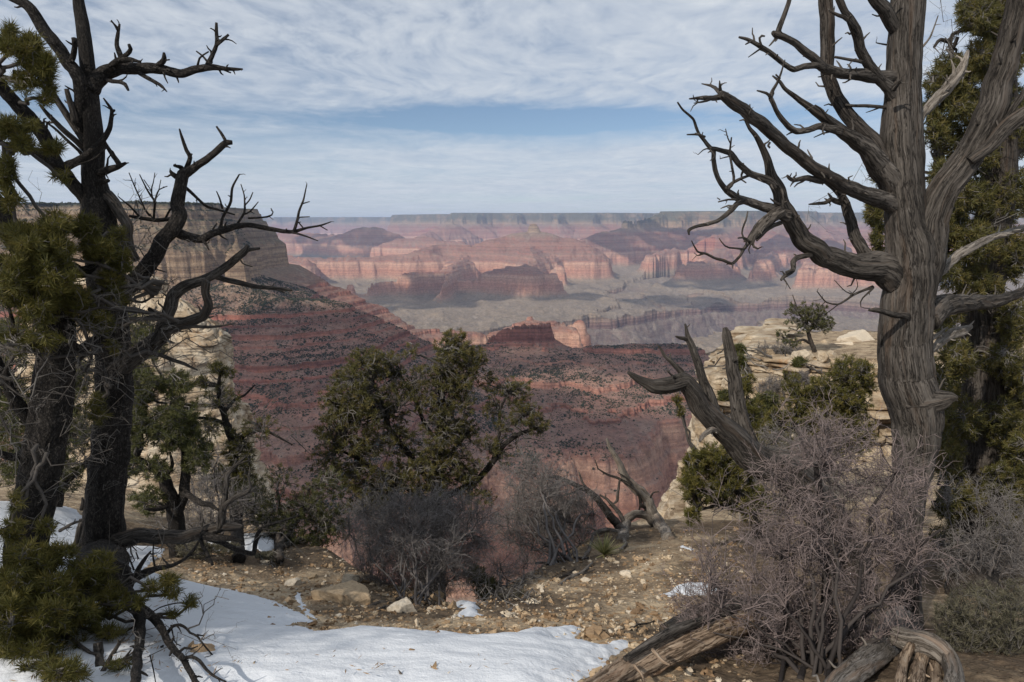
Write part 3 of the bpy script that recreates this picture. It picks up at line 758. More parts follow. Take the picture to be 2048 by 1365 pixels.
# ------------------------------------------------------------------ snow
m_snow, T = material("snow_crust")
pos = T.node('ShaderNodeNewGeometry').outputs['Position']
s1 = T.noise(T.mapping(pos, (3.0, 6.0, 3.0)), 1.0, 5, 0.6); s2 = T.noise(pos, 60, 3, 0.7)
b = T.node('ShaderNodeBsdfPrincipled', {'Base Color': (.62, .64, .67, 1), 'Roughness': 0.75, 'Specular IOR Level': 0.25, 'Subsurface Weight': 0.0})
dirt = T.ramp(T.noise(pos, 22, 5, 0.8), [(0.66, 0.0), (0.76, 0.6)])
T.l.new(T.mix(dirt, (.62, .64, .67), (.33, .27, .2)), b.inputs['Base Color'])
bn = T.node('ShaderNodeBump', {'Strength': 0.5, 'Distance': 0.03, 'Height': T.math('ADD', s1, T.math('MULTIPLY', s2, 0.3))}); T.l.new(bn.outputs[0], b.inputs['Normal'])
T.l.new(b.outputs[0], T.node('ShaderNodeOutputMaterial').inputs[0])
def snow(name, pts, thick, label, res=0.012, edge=0.02):
    g = G([p[0] for p in pts], [p[1] for p in pts])[:, :2]
    lo, hi = g.min(0) - 0.1, g.max(0) + 0.1
    n = np.minimum(np.ceil((hi - lo) / res).astype(int) + 1, 620)
    xs, ys = np.linspace(lo[0], hi[0], n[0]), np.linspace(lo[1], hi[1], n[1])
    X, Y = np.meshgrid(xs, ys, indexing='ij')
    wx = X + edge * 2.2 * fbm2(X / 0.22, Y / 0.22, 4, 41); wy = Y + edge * 2.2 * fbm2(X / 0.22, Y / 0.22, 4, 47)
    d = polydist(wx, wy, g); d = np.where(inpoly(wx, wy, g), d, -d)
    d = d + edge * 2.0 * np.minimum(0, fbm2(X / 0.5, Y / 0.5, 3, 43) + 0.15) * np.exp(-np.maximum(d, 0) / 0.15)
    t = np.where(d > 0, thick * (1 - np.exp(-d / 0.10)), d * 0.9)
    Z = ground(X, Y, False) * 1.0
    Zf = ground(X, Y, True)
    cov = sstep(0.02, 0.25, d)
    Z = Zf * (1 - cov) + (Z + 0.012 + 0.022 * fbm2(X / 0.7, Y / 0.5, 3, 61) + 0.006 * fbm2(X / 0.12, Y / 0.06, 2, 63)) * cov + t
    Fq = grid_faces(*X.shape)
    dd = d.ravel(); k = (dd[Fq] > -0.03).any(1)
    Fq = Fq[k]; used, inv = np.unique(Fq, return_inverse=True)
    V = np.stack([X, Y, Z], -1).reshape(-1, 3)[used]
    o = mesh_obj(name, V, inv.reshape(Fq.shape), m_snow)
    return tag(o, label, None, None, 'stuff')
snow('snow', [(-150, 1420), (-150, 1280), (180, 1200), (300, 1150), (385, 1168), (470, 1184), (520, 1194), (565, 1212), (600, 1232), (628, 1246), (575, 1256), (640, 1264), (745, 1254), (830, 1260), (900, 1268), (1000, 1265), (1090, 1257), (1142, 1253), (1172, 1262), (1146, 1282),
              (1195, 1288), (1256, 1287), (1262, 1300), (1212, 1322), (1196, 1345), (1140, 1380), (1100, 1420)], 0.03, 'broad white snow patch across the front of the rim')
snow('snow', [(-150, 1150), (-100, 1010), (60, 1012), (120, 1014), (165, 1030), (190, 1060), (255, 1100), (330, 1096), (325, 1115), (290, 1135), (200, 1190)], 0.04, 'snow bank behind the dark pine trunks')
snow('snow', [(590, 1186), (604, 1188), (612, 1212), (632, 1243), (612, 1240), (596, 1215)], 0.03, 'thin snow streak lying in a dirt runnel')
snow('snow', [(1318, 1188), (1345, 1180), (1370, 1171), (1410, 1174), (1440, 1182), (1425, 1190), (1370, 1192), (1335, 1193)], 0.04, 'small snow strip by the twiggy shrub')
snow('snow', [(1358, 1092), (1370, 1090), (1386, 1103), (1380, 1108), (1366, 1102)], 0.03, 'tiny snow scrap high on the path')
snow('snow', [(885, 1165), (905, 1140), (940, 1130), (955, 1150), (945, 1200), (955, 1235), (930, 1240), (905, 1215)], 0.05, 'snow lying in the shaded gully', edge=0.05)
snow('snow', [(410, 1092), (450, 1080), (520, 1074), (580, 1078), (570, 1098), (500, 1106), (440, 1104)], 0.06, 'snow drift under the low green bushes', edge=0.05)
# pine litter and specks of soil lying on the snow
rs = np.random.RandomState(19)
N = 700
lx, ly = rs.uniform(20, 1180, N), rs.uniform(1190, 1362, N)
lk = rs.rand(N) < np.clip(.25 + 1.1 * fbm2(lx / 110, ly / 40, 2, 67) + .5 * (lx < 500), 0, 1)
gl = G(lx[lk], ly[lk]); gl = gl - unit(gl) * .075 / np.abs(unit(gl)[:, 2:3]); M = len(gl)
an = rs.rand(M) * 6.283; ln = rs.uniform(.004, .022, M); wd = rs.uniform(.0008, .003, M)
dx = np.stack([np.cos(an) * ln, np.sin(an) * ln, rs.normal(size=M) * .15 * ln], -1); dy = np.stack([-np.sin(an) * wd, np.cos(an) * wd, 0 * an], -1)
up_ = np.array([0, 0, 1.0]) * wd[:, None]
V = np.stack([gl - dx, gl + dy, gl + dx, gl - dy, gl + up_], 1).reshape(-1, 3); k5 = np.arange(M)[:, None] * 5
lit_ = mesh_obj('litter', V, [np.concatenate([np.concatenate([k5 + a, k5 + b, k5 + 4], 1) for a, b in ((0, 1), (1, 2), (2, 3), (3, 0))])], m_stone, smooth=False, attrs={'tone': np.repeat(rs.uniform(0, .35, M), 5)})
tag(lit_, 'brown pine litter sprinkled on the snow', None, None, 'stuff')
# ------------------------------------------------------------------ limestone ledges
m_lime, T = material("pale_limestone")
pos = T.node('ShaderNodeNewGeometry').outputs['Position']
sv = T.node('ShaderNodeAttribute', attribute_name='scale').outputs['Fac']
p2 = T.vmath('DIVIDE', pos, T.node('ShaderNodeCombineXYZ', {0: sv, 1: sv, 2: sv}).outputs[0])
l1 = T.noise(T.mapping(p2, (0.5, 0.5, 2.6)), 1.0, 5, 0.65); l2 = T.noise(p2, 0.9, 4, 0.6); l3 = T.noise(p2, 9.0, 4, 0.75)
lc = T.ramp(l2, [(0.32, (.24, .175, .115)), (0.46, (.39, .305, .21)), (0.62, (.50, .425, .325))])
lc = T.mix(0.9, lc, T.ramp(l1, [(0.34, (.42, .37, .34)), (0.5, (1, 1, 1)), (0.7, (1.18, 1.16, 1.12))]), 'MULTIPLY')
lc = T.mix(0.7, lc, T.ramp(l3, [(0.30, (.6, .57, .54)), (0.5, (1, 1, 1)), (0.75, (1.2, 1.18, 1.15))]), 'MULTIPLY')
st = T.noise(T.mapping(p2, (1.6, 1.6, 0.25), loc=(5, 1, 0)), 1.0, 4, 0.7)
lc = T.mix(T.ramp(st, [(0.58, 0.0), (0.70, 0.55)]), lc, (.33, .18, .085))
finish(T, lc, 0.95, T.math('ADD', l3, T.math('MULTIPLY', l1, 1.5)), 0.8, 0.12, 0.1)

def ledges(s, z, seed, thick, width, amp):
    """outward offset of bedded, blocky rock at distance s along the face and height z"""
    rs = np.random.RandomState(seed)
    z0, z1 = z.min() - 1, z.max() + 1
    zb = [z0]
    while zb[-1] < z1: zb.append(zb[-1] + thick * rs.choice([.35, .6, 1.0, 1.5, 2.4]))
    zb = np.array(zb); L = np.searchsorted(zb, z + thick * 0.25 * n2(s / (width * 2.2), z / (thick * 6), seed)) - 1
    L = np.clip(L, 0, len(zb) - 2)
    off = np.zeros(s.shape); rag = rs.uniform(-1, 1, len(zb))
    ss0, ss1 = s.min(), s.max()
    for l in range(len(zb) - 1):
        m = L == l
        if not m.any(): continue
        sb = [ss0 - rs.uniform(0, width)]
        while sb[-1] < ss1 + width: sb.append(sb[-1] + width * rs.uniform(0.3, 1.9))
        sb = np.array(sb); sm = s[m]; zm = z[m]
        b_ = np.searchsorted(sb, sm + 0.12 * width * n2(sm / width * 2, zm / thick * 2, seed + l)) - 1
        bo = rs.uniform(-1, 1, len(sb)); b_ = np.clip(b_, 0, len(sb) - 2)
        o = amp * (0.6 * rag[l] + 0.75 * bo[b_])
        e = np.minimum(np.minimum(zm - zb[l], zb[l + 1] - zm) / thick * 5, np.minimum(sm - sb[b_], sb[b_ + 1] - sm) / width * 7)
        o = o - amp * 1.05 * np.exp(-np.clip(e, 0, 9) * 2.2) * np.clip(0.6 + 1.0 * n2(sm / width * 0.6, zm / thick * 0.3, seed + 9), 0, 1)
        off[m] = o
    return off

def cliff(name, path, ztop, zbot, n_s, n_v, thick, width, amp, seed, batter, scale, label, noise=0.8):
    path = np.asarray(path, float); seg = np.linalg.norm(np.diff(path, axis=0), axis=1); L = seg.sum()
    c = catmull(np.concatenate([path, np.zeros((len(path), 1))], 1), n_s)[:, :2]
    t = np.gradient(c, axis=0); t /= np.linalg.norm(t, axis=1)[:, None]
    nrm = np.stack([t[:, 1], -t[:, 0]], -1)
    mid = c.mean(0)
    if ((c - np.array([0, 0])) * nrm).sum(1).mean() > 0: nrm = -nrm
    s = np.linspace(0, L, n_s); v = np.linspace(0, 1, n_v)
    S, Vv = np.meshgrid(s, v, indexing='ij')
    S = S + 0.35 * width * fbm2(S / width, S * 0 + 3, 3, seed)
    zt = ztop if np.ndim(ztop) == 0 else np.interp(s / L, np.linspace(0, 1, len(ztop)), ztop)[:, None]
    Z = zt + (zbot - zt) * Vv
    bat = np.interp(Vv, np.linspace(0, 1, len(batter)), batter)
    sc_ = amp
    off = bat + ledges(S, Z, seed, thick, width, amp) + amp * noise * fbm3(np.stack([S / width, Z / thick * 0.5, 0 * S + seed], -1), 4, seed)
    roll = np.clip(1 - Vv * (abs(ztop if np.ndim(ztop) == 0 else ztop[0]) * 0 + n_v / 6), 0, 1)
    off = off - roll ** 2 * amp * 0.8
    X = c[:, None, 0] + nrm[:, None, 0] * off; Y = c[:, None, 1] + nrm[:, None, 1] * off
    V = np.stack([X, Y, Z + 0.12 * thick * n2(S / width * 1.5, Z / thick, seed + 3)], -1)
    back = V[:, :1].copy(); back[:, 0, 0] -= nrm[:, 0] * amp * 5; back[:, 0, 1] -= nrm[:, 1] * amp * 5; back[:, 0, 2] += 0.02 * amp
    V = np.concatenate([back, V], 1)
    o = mesh_obj(name, V.reshape(-1, 3), grid_faces(n_s, n_v + 1), m_lime, smooth=False, attrs={'scale': np.full(n_s * (n_v + 1), scale)})
    return tag(o, label, None, None, 'structure')
cliff('cliff', OLP, -6.7, -19, 900, 420, 0.42, 1.5, 0.55, 21, [0, .25, .5, 1.2, 2.2, 3.6], 1.0, 'cream limestone ledges of the near outcrop below the small juniper')
cliff('cliff', OUP, -5.95, -7.3, 520, 80, 0.30, 1.3, 0.34, 27, [0, .1, .3, .6], 1.0, 'upper cream limestone step of the near outcrop')
# the pale tower below the rim at the left
def tower(cx, D, sil, left, depth, seed, label):
    """sil: (px, py) down the right hand outline"""
    zz_ = np.array([ZP(p[1], D) for p in sil]); rr_ = np.array([(p[0] - cx - 34) / F * D for p in sil])
    n_v, n_s = 420, 900
    Z = np.linspace(zz_[0] + 0.6, zz_[-1] - 12, n_v); Rz = np.interp(-Z, -zz_, rr_)
    th = np.linspace(-0.35 * np.pi, 1.3 * np.pi, n_s)
    TH, ZZ = np.meshgrid(th, Z, indexing='ij'); RZ = np.broadcast_to(Rz, TH.shape)
    cxm = (cx - 1024) / F * D
    ex = np.where(np.cos(TH) > 0, 1.0, left); 
    # plan: an oval, blunt towards the viewer
    S = TH * 16.0
    off = ledges(S, ZZ + 1.5 * n2(S / 9, ZZ / 30, 8), seed, 2.0, 11.0, 0.8) + 0.7 * ledges(S, ZZ + 2.5 * n2(S / 14, ZZ / 30, 9), seed + 7, 6.5, 9.0, 1.2) + 1.5 * fbm3(np.stack([S / 6, ZZ / 2.2, 0 * S], -1), 4, seed) + 2.8 * n3(np.stack([S / 11, ZZ / 40, 0 * S + 3], -1), 4) 
    rr = np.maximum(RZ + off * np.clip(RZ / 4, 0.1, 1), 0.05)
    X = cxm + np.sign(np.cos(TH)) * np.abs(np.cos(TH)) ** 0.8 * rr * ex; Y = D - np.sin(TH) * (rr * 0.55 + depth * np.clip(RZ / 20, 0, 1))
    V = np.stack([X, Y, ZZ], -1)
    o = mesh_obj('cliff', V.reshape(-1, 3), grid_faces(n_s, n_v), m_lime, smooth=False, attrs={'scale': np.full(n_s * n_v, 4.5)})
    return tag(o, label, None, None, 'structure')
tower(310, 165, [(372, 592), (390, 598), (405, 612), (432, 632), (446, 648), (462, 668), (476, 688), (478, 712), (472, 742), (484, 762), (486, 800), (500, 828), (508, 868), (512, 905), (528, 940), (545, 990)], 1.6, 3, 33, 'pale layered limestone tower below the rim behind the pines')
tower(215, 185, [(300, 546), (325, 552), (345, 566), (350, 600), (372, 640), (392, 690), (405, 760)], 1.25, 4, 35, 'pale limestone shoulder higher up behind the pine trunks')
# ------------------------------------------------------------------ wood and leaves
def wood(name, dark, mid, pale, scale=1.0, streak=1.0, bump=0.7, plate=False):
    m, T = material(name)
    g = lambda n: T.node('ShaderNodeAttribute', attribute_name=n).outputs['Fac']
    rad = T.math('MAXIMUM', g('rad'), 0.004)
    # grain space: round the limb by its girth, along it stretched
    k = T.math('MULTIPLY', rad, 1.0)
    vec = T.node('ShaderNodeCombineXYZ', {0: T.math('MULTIPLY', g('ca'), k), 1: T.math('MULTIPLY', g('sa'), k), 2: T.math('MULTIPLY', g('along'), 0.085 if not plate else 0.45)}).outputs[0]
    f1 = T.noise(vec, 75 * scale, 5, 0.62); f2 = T.noise(vec, 320 * scale, 3, 0.7)
    pos = T.node('ShaderNodeNewGeometry').outputs['Position']
    big = T.noise(pos, 3.2, 6, 0.65)
    f = T.math('ADD', T.math('MULTIPLY', f1, 0.55), T.math('MULTIPLY', f2, 0.45))
    crk = T.noise(vec, 48 * scale, 6, 0.7, 0.4)
    f = T.math('SUBTRACT', f, T.ramp(T.math('ABSOLUTE', T.math('SUBTRACT', crk, 0.5)), [(0.0, 0.28), (0.024, 0.0)]))
    if plate:
        wv = T.vmath('ADD', vec, T.vmath('MULTIPLY', T.vmath('SUBTRACT', T.noise(vec, 90 * scale, 3, 0.6, 0, 'Color'), (.5, .5, .5)), (.016, .016, .016)))
        vz = T.voronoi(wv, 120 * scale, 'DISTANCE_TO_EDGE')
        pl = T.ramp(vz, [(0.0, 0.0), (0.16, 0.6), (0.4, 1.0)])
        f = T.math('ADD', T.math('MULTIPLY', f, 0.75), T.math('MULTIPLY', pl, 0.2))
    c = T.ramp(f, [(0.34, dark), (0.5, mid), (0.66, pale)])
    c = T.mix(0.75, c, T.ramp(big, [(0.32, (.50, .48, .46)), (0.5, (1, 1, 1)), (0.68, (1.40, 1.37, 1.34))]), 'MULTIPLY')
    if not plate:
        kn = T.voronoi(T.vmath('MULTIPLY', vec, (1.0, 1.0, 3.0)), 17 * scale, 'F1')
        c = T.mix(T.ramp(kn, [(0.03, .75), (0.10, 0.0)]), c, tuple(x * .5 for x in dark))
        pale_ = T.noise(vec, 14 * scale, 4, 0.6)
        c = T.mix(T.ramp(pale_, [(0.54, 0.0), (0.66, .55)]), c, pale)
        dk_ = T.noise(vec, 10 * scale, 4, 0.65, 0.3)
        c = T.mix(T.ramp(dk_, [(0.30, .7), (0.44, 0.0)]), c, dark)
        warm = T.noise(vec, 26 * scale, 3, 0.6)
        c = T.mix(T.ramp(warm, [(0.55, 0.0), (0.7, 0.55)]), c, tuple(x * y for x, y in zip(mid, (1.15, .86, .66))))
    finish(T, c, 0.85, f, bump, 0.012, 0.2)
    return m
M_PINYON = wood("pinyon_bark", (.013, .011, .010), (.036, .031, .027), (.085, .074, .065), 0.9, plate=True, bump=1.0)
M_JUNIPER = wood("juniper_bark", (.018, .015, .013), (.056, .047, .040), (.115, .100, .086), 0.9, bump=1.0)
M_DEAD = wood("weathered_wood", (.026, .022, .019), (.074, .064, .055), (.160, .142, .126), 1.0, bump=1.0)
M_PALE = wood("bleached_wood", (.09, .075, .06), (.20, .175, .15), (.33, .30, .265), 0.9, bump=0.8)
M_LOG = wood("split_log_wood", (.12, .08, .052), (.30, .22, .155), (.46, .38, .29), 0.9, bump=0.9)
def leafmat(name, lo, mid, hi, trans=0.25):
    m, T = material(name)
    t = T.node('ShaderNodeAttribute', attribute_name='tone').outputs['Fac']
    finish(T, T.ramp(t, [(0.0, lo), (0.5, mid), (1.0, hi)]), 0.6, spec=0.25, trans=trans)
    return m
M_NEEDLE = leafmat("pinyon_needles", (.034, .036, .010), (.090, .084, .018), (.195, .155, .044))
M_NEEDLE2 = leafmat("olive_needles", (.036, .037, .012), (.090, .084, .024), (.190, .140, .045))
M_SPRIG = leafmat("juniper_sprigs", (.036, .042, .015), (.075, .080, .026), (.140, .122, .044))
M_SAGE = leafmat("sage_leaves", (.050, .048, .030), (.100, .092, .060), (.185, .165, .110))
M_YUCCA = leafmat("yucca_blades", (.10, .11, .045), (.20, .20, .08), (.34, .31, .15))
def twigmat(name, lo, mid, hi):
    m, T = material(name)
    t = T.node('ShaderNodeAttribute', attribute_name='tone').outputs['Fac']
    n = T.noise(T.node('ShaderNodeNewGeometry').outputs['Position'], 40, 3, 0.6)
    finish(T, T.ramp(T.math('ADD', T.math('MULTIPLY', t, 0.75), T.math('MULTIPLY', n, 0.25)), [(0.1, lo), (0.5, mid), (0.9, hi)]), 0.8, spec=0.2)
    return m
M_TWIG = twigmat("grey_twigs", (.040, .034, .030), (.105, .094, .084), (.200, .185, .168))
M_PINK = twigmat("reddish_twigs", (.050, .042, .040), (.145, .116, .110), (.275, .215, .200))
M_STEM = twigmat("dark_shrub_stems", (.022, .018, .017), (.058, .049, .045), (.110, .096, .088))
M_BUSH = twigmat("bare_bush_twigs", (.055, .048, .045), (.140, .125, .118), (.245, .225, .21))

def gdist(px, py): return np.hypot(*G(px, py)[:, :2].T) * np.cos(np.arctan((np.asarray(px) - 1024) / F))
def limb_path(txt, d0, d1, bow=0.0, clamp=True):
    a = np.array([[float(c) for c in t.split(',')] for t in txt.split()])
    L = np.concatenate([[0], np.cumsum(np.hypot(*np.diff(a[:, :2], axis=0).T))]); t = L / L[-1]
    D = d0 + (d1 - d0) * t + bow * np.sin(np.pi * t)
    if (a[:, 1] > 1040).any() and D.min() < 8.1 and clamp:
        D = np.minimum(D, np.maximum(gdist(a[:, 0], a[:, 1]) * (clamp if clamp is not True else (.985 if a[:, 0].min() > 600 else .945)) - a[:, 2] * .5 * D / F * .4, 1.3))
    p = P(a[:, 0], a[:, 1], D)
    return np.concatenate([p, (a[:, 2] * 0.5 * D / F)[:, None]], 1)

class Tree:
    def __init__(s, name, label, cat, base, d, mat, group=None):
        s.root = empty(name, base, label, cat, group); s.d = d; s.mat = mat; s.seed = abs(hash(len(label))) % 97 + len(label)
        s.paths = []
    def wood(s, name, limbs, mat=None, nseg=14, step=0.014, rough=.13, groove=0.0, twist=0.0, end='sharp', wob=0.25, thin=.92, spurs=9.0):
        """limbs: list of (text, d0, d1) ; all of them one part"""
        mb = MB(); groups = []
        for k, l in enumerate(limbs):
            p = limb_path(*l); s.seed += 1; p[:, 3] *= thin
            small = p[:, 3].max() < 0.012
            # limbs that do not spring from one already in this part become a part of their own
            hit = [g_ for g_ in groups if min((np.linalg.norm(q_[:, :3] - e_[:3], axis=1) - q_[:, 3]).min() for q_ in g_[1] for e_ in (p[0], p[-1])) < p[:, 3].max() * 1.5 + .012]
            if hit: mb = hit[0][0]; grp = hit[0]
            else: mb = MB(); grp = (mb, []); groups.append(grp)
            c = bark_tube(mb, p, 6 if p[:, 3].max() < 0.006 else (9 if small else nseg), step if not small else 0.02, rough, groove if not small else groove * .5, twist, s.seed, end, wob)
            s.paths.append(c); grp[1].append(c)
            if name != 'trunk' and spurs and s.d < 9:                       # short broken spurs along the limb
                rs = np.random.RandomState(s.seed * 7 + k); Lc = np.linalg.norm(np.diff(c[:, :3], axis=0), axis=1).sum()
                ns = rs.poisson(Lc * spurs * 3.5 / s.d)
                if ns:
                    i = rs.randint(len(c) // 6, len(c), ns); r_ = c[i, 3]; tg = unit(np.gradient(c[:, :3], axis=0))[i]
                    dr = unit(np.cross(tg, rand_unit(rs, ns)) + tg * .5); ln = rs.gamma(1.6, .011, ns) + r_ * .6 + .006
                    S0 = c[i, :3] + dr * (r_ * .5)[:, None]; E0 = S0 + dr * (r_ * .6 + ln)[:, None]
                    rr0 = np.minimum(r_ * .45, .0055)[:, None] * np.array([[1.25, .9, .7, .35]]) + .0004
                    tubes(mb, twig_paths(S0, E0, rs, 4, .2), rr0, 5, along=np.zeros(ns), ca=np.ones(ns), sa=np.zeros(ns), rad=np.full(ns, .005))
        return [g_[0].build(name, mat or s.mat, s.root) for g_ in groups]

def rand_unit(rs, n): return unit(rs.normal(size=(n, 3)))
def needles(mb, C, A, n, length, width, rs, spread=1.0, tone=None):
    """tufts: centres C (M,3), axes A (M,3); n blades each, springing out and forward"""
    M = len(C)
    if M == 0: return
    A = unit(A); tn = rs.rand(M) if tone is None else tone
    th = rs.rand(M, n) * 2 * np.pi
    ref = np.where(np.abs(A[:, 2:3]) < .8, np.array([[0, 0, 1.]]), np.array([[1., 0, 0]]))
    U = unit(np.cross(A, ref)); V = np.cross(A, U)
    fw = rs.uniform(-0.15, 1.0, (M, n)) ** 1.0; side = spread * rs.uniform(0.5, 1.1, (M, n))
    dirs = unit(A[:, None] * (fw[..., None] + 0.15) + side[..., None] * (np.cos(th)[..., None] * U[:, None] + np.sin(th)[..., None] * V[:, None]))
    back = rs.uniform(0, 1, (M, n)) * length * 0.9
    base = C[:, None] - A[:, None] * back[..., None]
    ln = length * rs.uniform(.7, 1.15, (M, n))
    tip = base + dirs * ln[..., None]
    tip[..., 2] += ln * 0.10
    sd = unit(np.cross(dirs, rand_unit(rs, M * n).reshape(M, n, 3))) * (width * .5)
    midp = (base + tip) * .5 + np.array([0, 0, 1.]) * (-0.04 * ln)[..., None]
    v = np.stack([base - sd * .7, base + sd * .7, midp + sd, midp - sd, tip], 2).reshape(-1, 3)
    k = np.arange(M * n)[:, None] * 5
    Q = np.concatenate([k, k + 1, k + 2, k + 3], 1); Tt = np.concatenate([k + 3, k + 2, k + 4], 1)
    t = np.clip(tn[:, None] * .65 + rs.rand(M, n) * .35, 0, 1)
    mb.add(v, [Q, Tt], tone=np.repeat(t.ravel(), 5))

def twig_paths(S, E, rs, K=5, bend=0.18, sag=0.0):
    """wavering paths from S to E"""
    t = np.linspace(0, 1, K)[None, :, None]; L = np.linalg.norm(E - S, axis=1)[:, None, None]
    p = S[:, None] * (1 - t) + E[:, None] * t
    off = rs.normal(size=(len(S), K, 3)) * bend * L * 0.5; off[:, 0] = 0; off[:, -1] = 0
    arch = np.sin(np.pi * t) * L * rs.uniform(-.5, 1, (len(S), 1, 1)) * bend
    p = p + off * 0.6; p[..., 2:] += arch - sag * t * L
    return p

def foliage(tree, clusters, tufts, n_need, nl, nw, mat, seed, anchors=None, twig=0.0022, gap=0.0, spread=1.0, bare=0.25, twmat=None, flat=1.0, up=0.25):
    """clusters: (px, py, rx, ry, D, rD, share). Branchlets run from the limbs (or cluster hearts) to tufts through the cluster"""
    rs = np.random.RandomState(seed)
    leaf, tw = MB(), MB()
    tot = sum(c[2] * c[3] * c[6] for c in clusters)
    allp = np.concatenate([p[len(p) // 4:, :3] for p in tree.paths]) if tree.paths else None
    for c in clusters:
        px, py, rx, ry, D, rD, sh = c
        n = max(4, int(tufts * rx * ry * sh / tot))
        q_ = unit(rs.normal(size=(n, 3))) * rs.rand(n, 1) ** 0.42
        ox, oy, oz = q_[:, 0], q_[:, 1], q_[:, 2]
        lump = fbm3(np.stack([ox * 1.5, oy * 1.5, oz * 1.5], -1) + c[0] * .013, 2, seed % 40)
        k = lump > (gap - 0.35)
        ox, oy, oz = ox[k], oy[k], oz[k]
        E = P(px + ox * rx, py + oy * ry, D + oz * rD)
        heart = P(px, py + ry * .35, D)
        if allp is not None:
            j = np.argmin(((allp - heart) ** 2).sum(1)); src = allp[j]
            if np.linalg.norm(src - heart) > 1.6 * max(rx, ry) * D / F:
                k2 = rs.randint(0, len(allp), 400); j = k2[np.argmin(((allp[k2] - heart) ** 2).sum(1))]
                pb0 = twig_paths(allp[j][None], heart[None], rs, 9, .12); tubes(tw, pb0, twig * np.linspace(4.2, 2.4, 9)[None], 6, tone=np.array([.2])); src = heart
        else: src = heart
        # boughs from the limb into the cluster, then branchlets
        nb = max(3, n // 9)
        qb = unit(rs.normal(size=(nb, 3))) * rs.uniform(.25, .8, (nb, 1))
        B = P(px + qb[:, 0] * rx, py + qb[:, 1] * ry, D + qb[:, 2] * rD)
        pb = twig_paths(np.repeat(src[None], nb, 0), B, rs, 7, .16)
        rb = twig * np.linspace(2.6, 1.2, 7)[None] * rs.uniform(.7, 1.5, (nb, 1))
        tubes(tw, pb, rb, 5, tone=rs.rand(nb) * .6)
        nodes = pb[:, 2:].reshape(-1, 3)
        d2 = ((E[:, None] - nodes[None]) ** 2).sum(-1) + rs.rand(len(E), len(nodes)) * (0.25 * rx * D / F) ** 2
        S = nodes[d2.argmin(1)]
        pt = twig_paths(S, E, rs, 5, .2)
        rt = twig * np.linspace(1.15, .55, 5)[None] * rs.uniform(.7, 1.3, (len(E), 1))
        tubes(tw, pt, rt, 4, tone=np.clip(.25 + rs.rand(len(E)) * .75, 0, 1))
        # bare side twiglets
        nbx = int(len(E) * bare)
        if nbx:
            i = rs.randint(0, len(E), nbx); s0 = pt[i, rs.randint(1, 4, nbx)]
            e0 = s0 + (rand_unit(rs, nbx) + 0.5 * unit(E[i] - S[i])) * (0.22 * min(rx, ry) * D / F) * rs.uniform(.4, 1.4, (nbx, 1))
            tubes(tw, twig_paths(s0, e0, rs, 4, .25), twig * np.linspace(.7, .3, 4)[None] * np.ones((nbx, 1)), 3, tone=.4 + rs.rand(nbx) * .6)
        ax = unit(E - pt[:, 3]) + np.array([0, 0, up]) + 0.35 * rs.normal(size=E.shape)
        hgt = np.clip(.5 + .32 * oz * -1 - .25 * oy + .22 * rs.normal(size=len(E)), 0, 1)
        needles(leaf, E, ax, n_need, nl, nw, rs, spread, tone=np.clip(rs.beta(2, 2, len(E)) * .9 + .1 * hgt, 0, 1))
    o = leaf.build('crown', mat, tree.root)
    t = tw.build('branchlet_growth', twmat or M_TWIG, tree.root)
    return o, t

def grow(rs, S, Dr, L, R0, levels, up=0.15, K=6, bend=.22):
    """bare branching: returns [(paths, radii)] per level. levels: (children, length ratio, spread angle, radius ratio)"""
    out = []
    for lv in range(len(levels) + 1):
        Dr = unit(Dr); E = S + Dr * L[:, None]
        p = twig_paths(S, E, rs, K, bend); t = np.linspace(0, 1, K)[None]
        p[..., 2] += up * L[:, None] * t ** 2
        r = R0[:, None] * (1 - .62 * t); out.append((p, r))
        if lv == len(levels): break
        n, lr, ang, rr_ = levels[lv]
        N_ = len(S)
        par = np.repeat(np.arange(N_), n)
        tt = rs.uniform(.22, 1.0, len(par)) ** 0.8
        idx = np.clip(tt * (K - 1), 0, K - 1.001); i0 = idx.astype(int); fr = (idx - i0)[:, None]
        S2 = p[par, i0] * (1 - fr) + p[par, i0 + 1] * fr
        tg = unit(p[par, i0 + 1] - p[par, i0])
        pr = unit(np.cross(tg, rand_unit(rs, len(par))))
        a = ang * rs.uniform(.6, 1.35, len(par))[:, None]
        Dr = tg * np.cos(a) + pr * np.sin(a) + np.array([0, 0, up * .5])
        L = L[par] * lr * rs.uniform(.55, 1.3, len(par)) * (1.15 - .5 * tt)
        R0 = np.maximum(R0[par] * (1 - .62 * tt) * rr_, 0.0006)
        S = S2
    return out

def dead_twigs(tree, n, length, rad, box, seed, mat=None, kids=3):
    """fine dead twigs springing from the limbs inside a part of the crown"""
    rs = np.random.RandomState(seed); nodes = np.concatenate([c[len(c) // 8:, :4] for c in tree.paths])
    X, Y, Z = nodes[:, 0], nodes[:, 1], nodes[:, 2]
    f = CP * Y - SP * Z; px = 1024 + F * X / f; py = 682.5 - F * (SP * Y + CP * Z) / f
    ok = (px > box[0]) & (px < box[1]) & (py > box[2]) & (py < box[3])
    nd = nodes[ok]; nd = nd[rs.randint(0, len(nd), n)]
    dr = unit(rand_unit(rs, n) * np.array([1, .8, .7]) + np.array([.1, 0, .1]))
    lv = grow(rs, nd[:, :3], dr, length * rs.gamma(3, .33, n), np.full(n, rad) * rs.uniform(.7, 1.5, n), [(kids, .55, .7, .7), (2, .6, .7, .75)], .05, 6, .3)
    mb = MB()
    for p, r in lv: tubes(mb, p, r, 4, tone=np.clip(.1 + rs.rand(len(p)) * .75, 0, 1))
    return mb.build('twig_growth', mat or M_TWIG, tree.root)
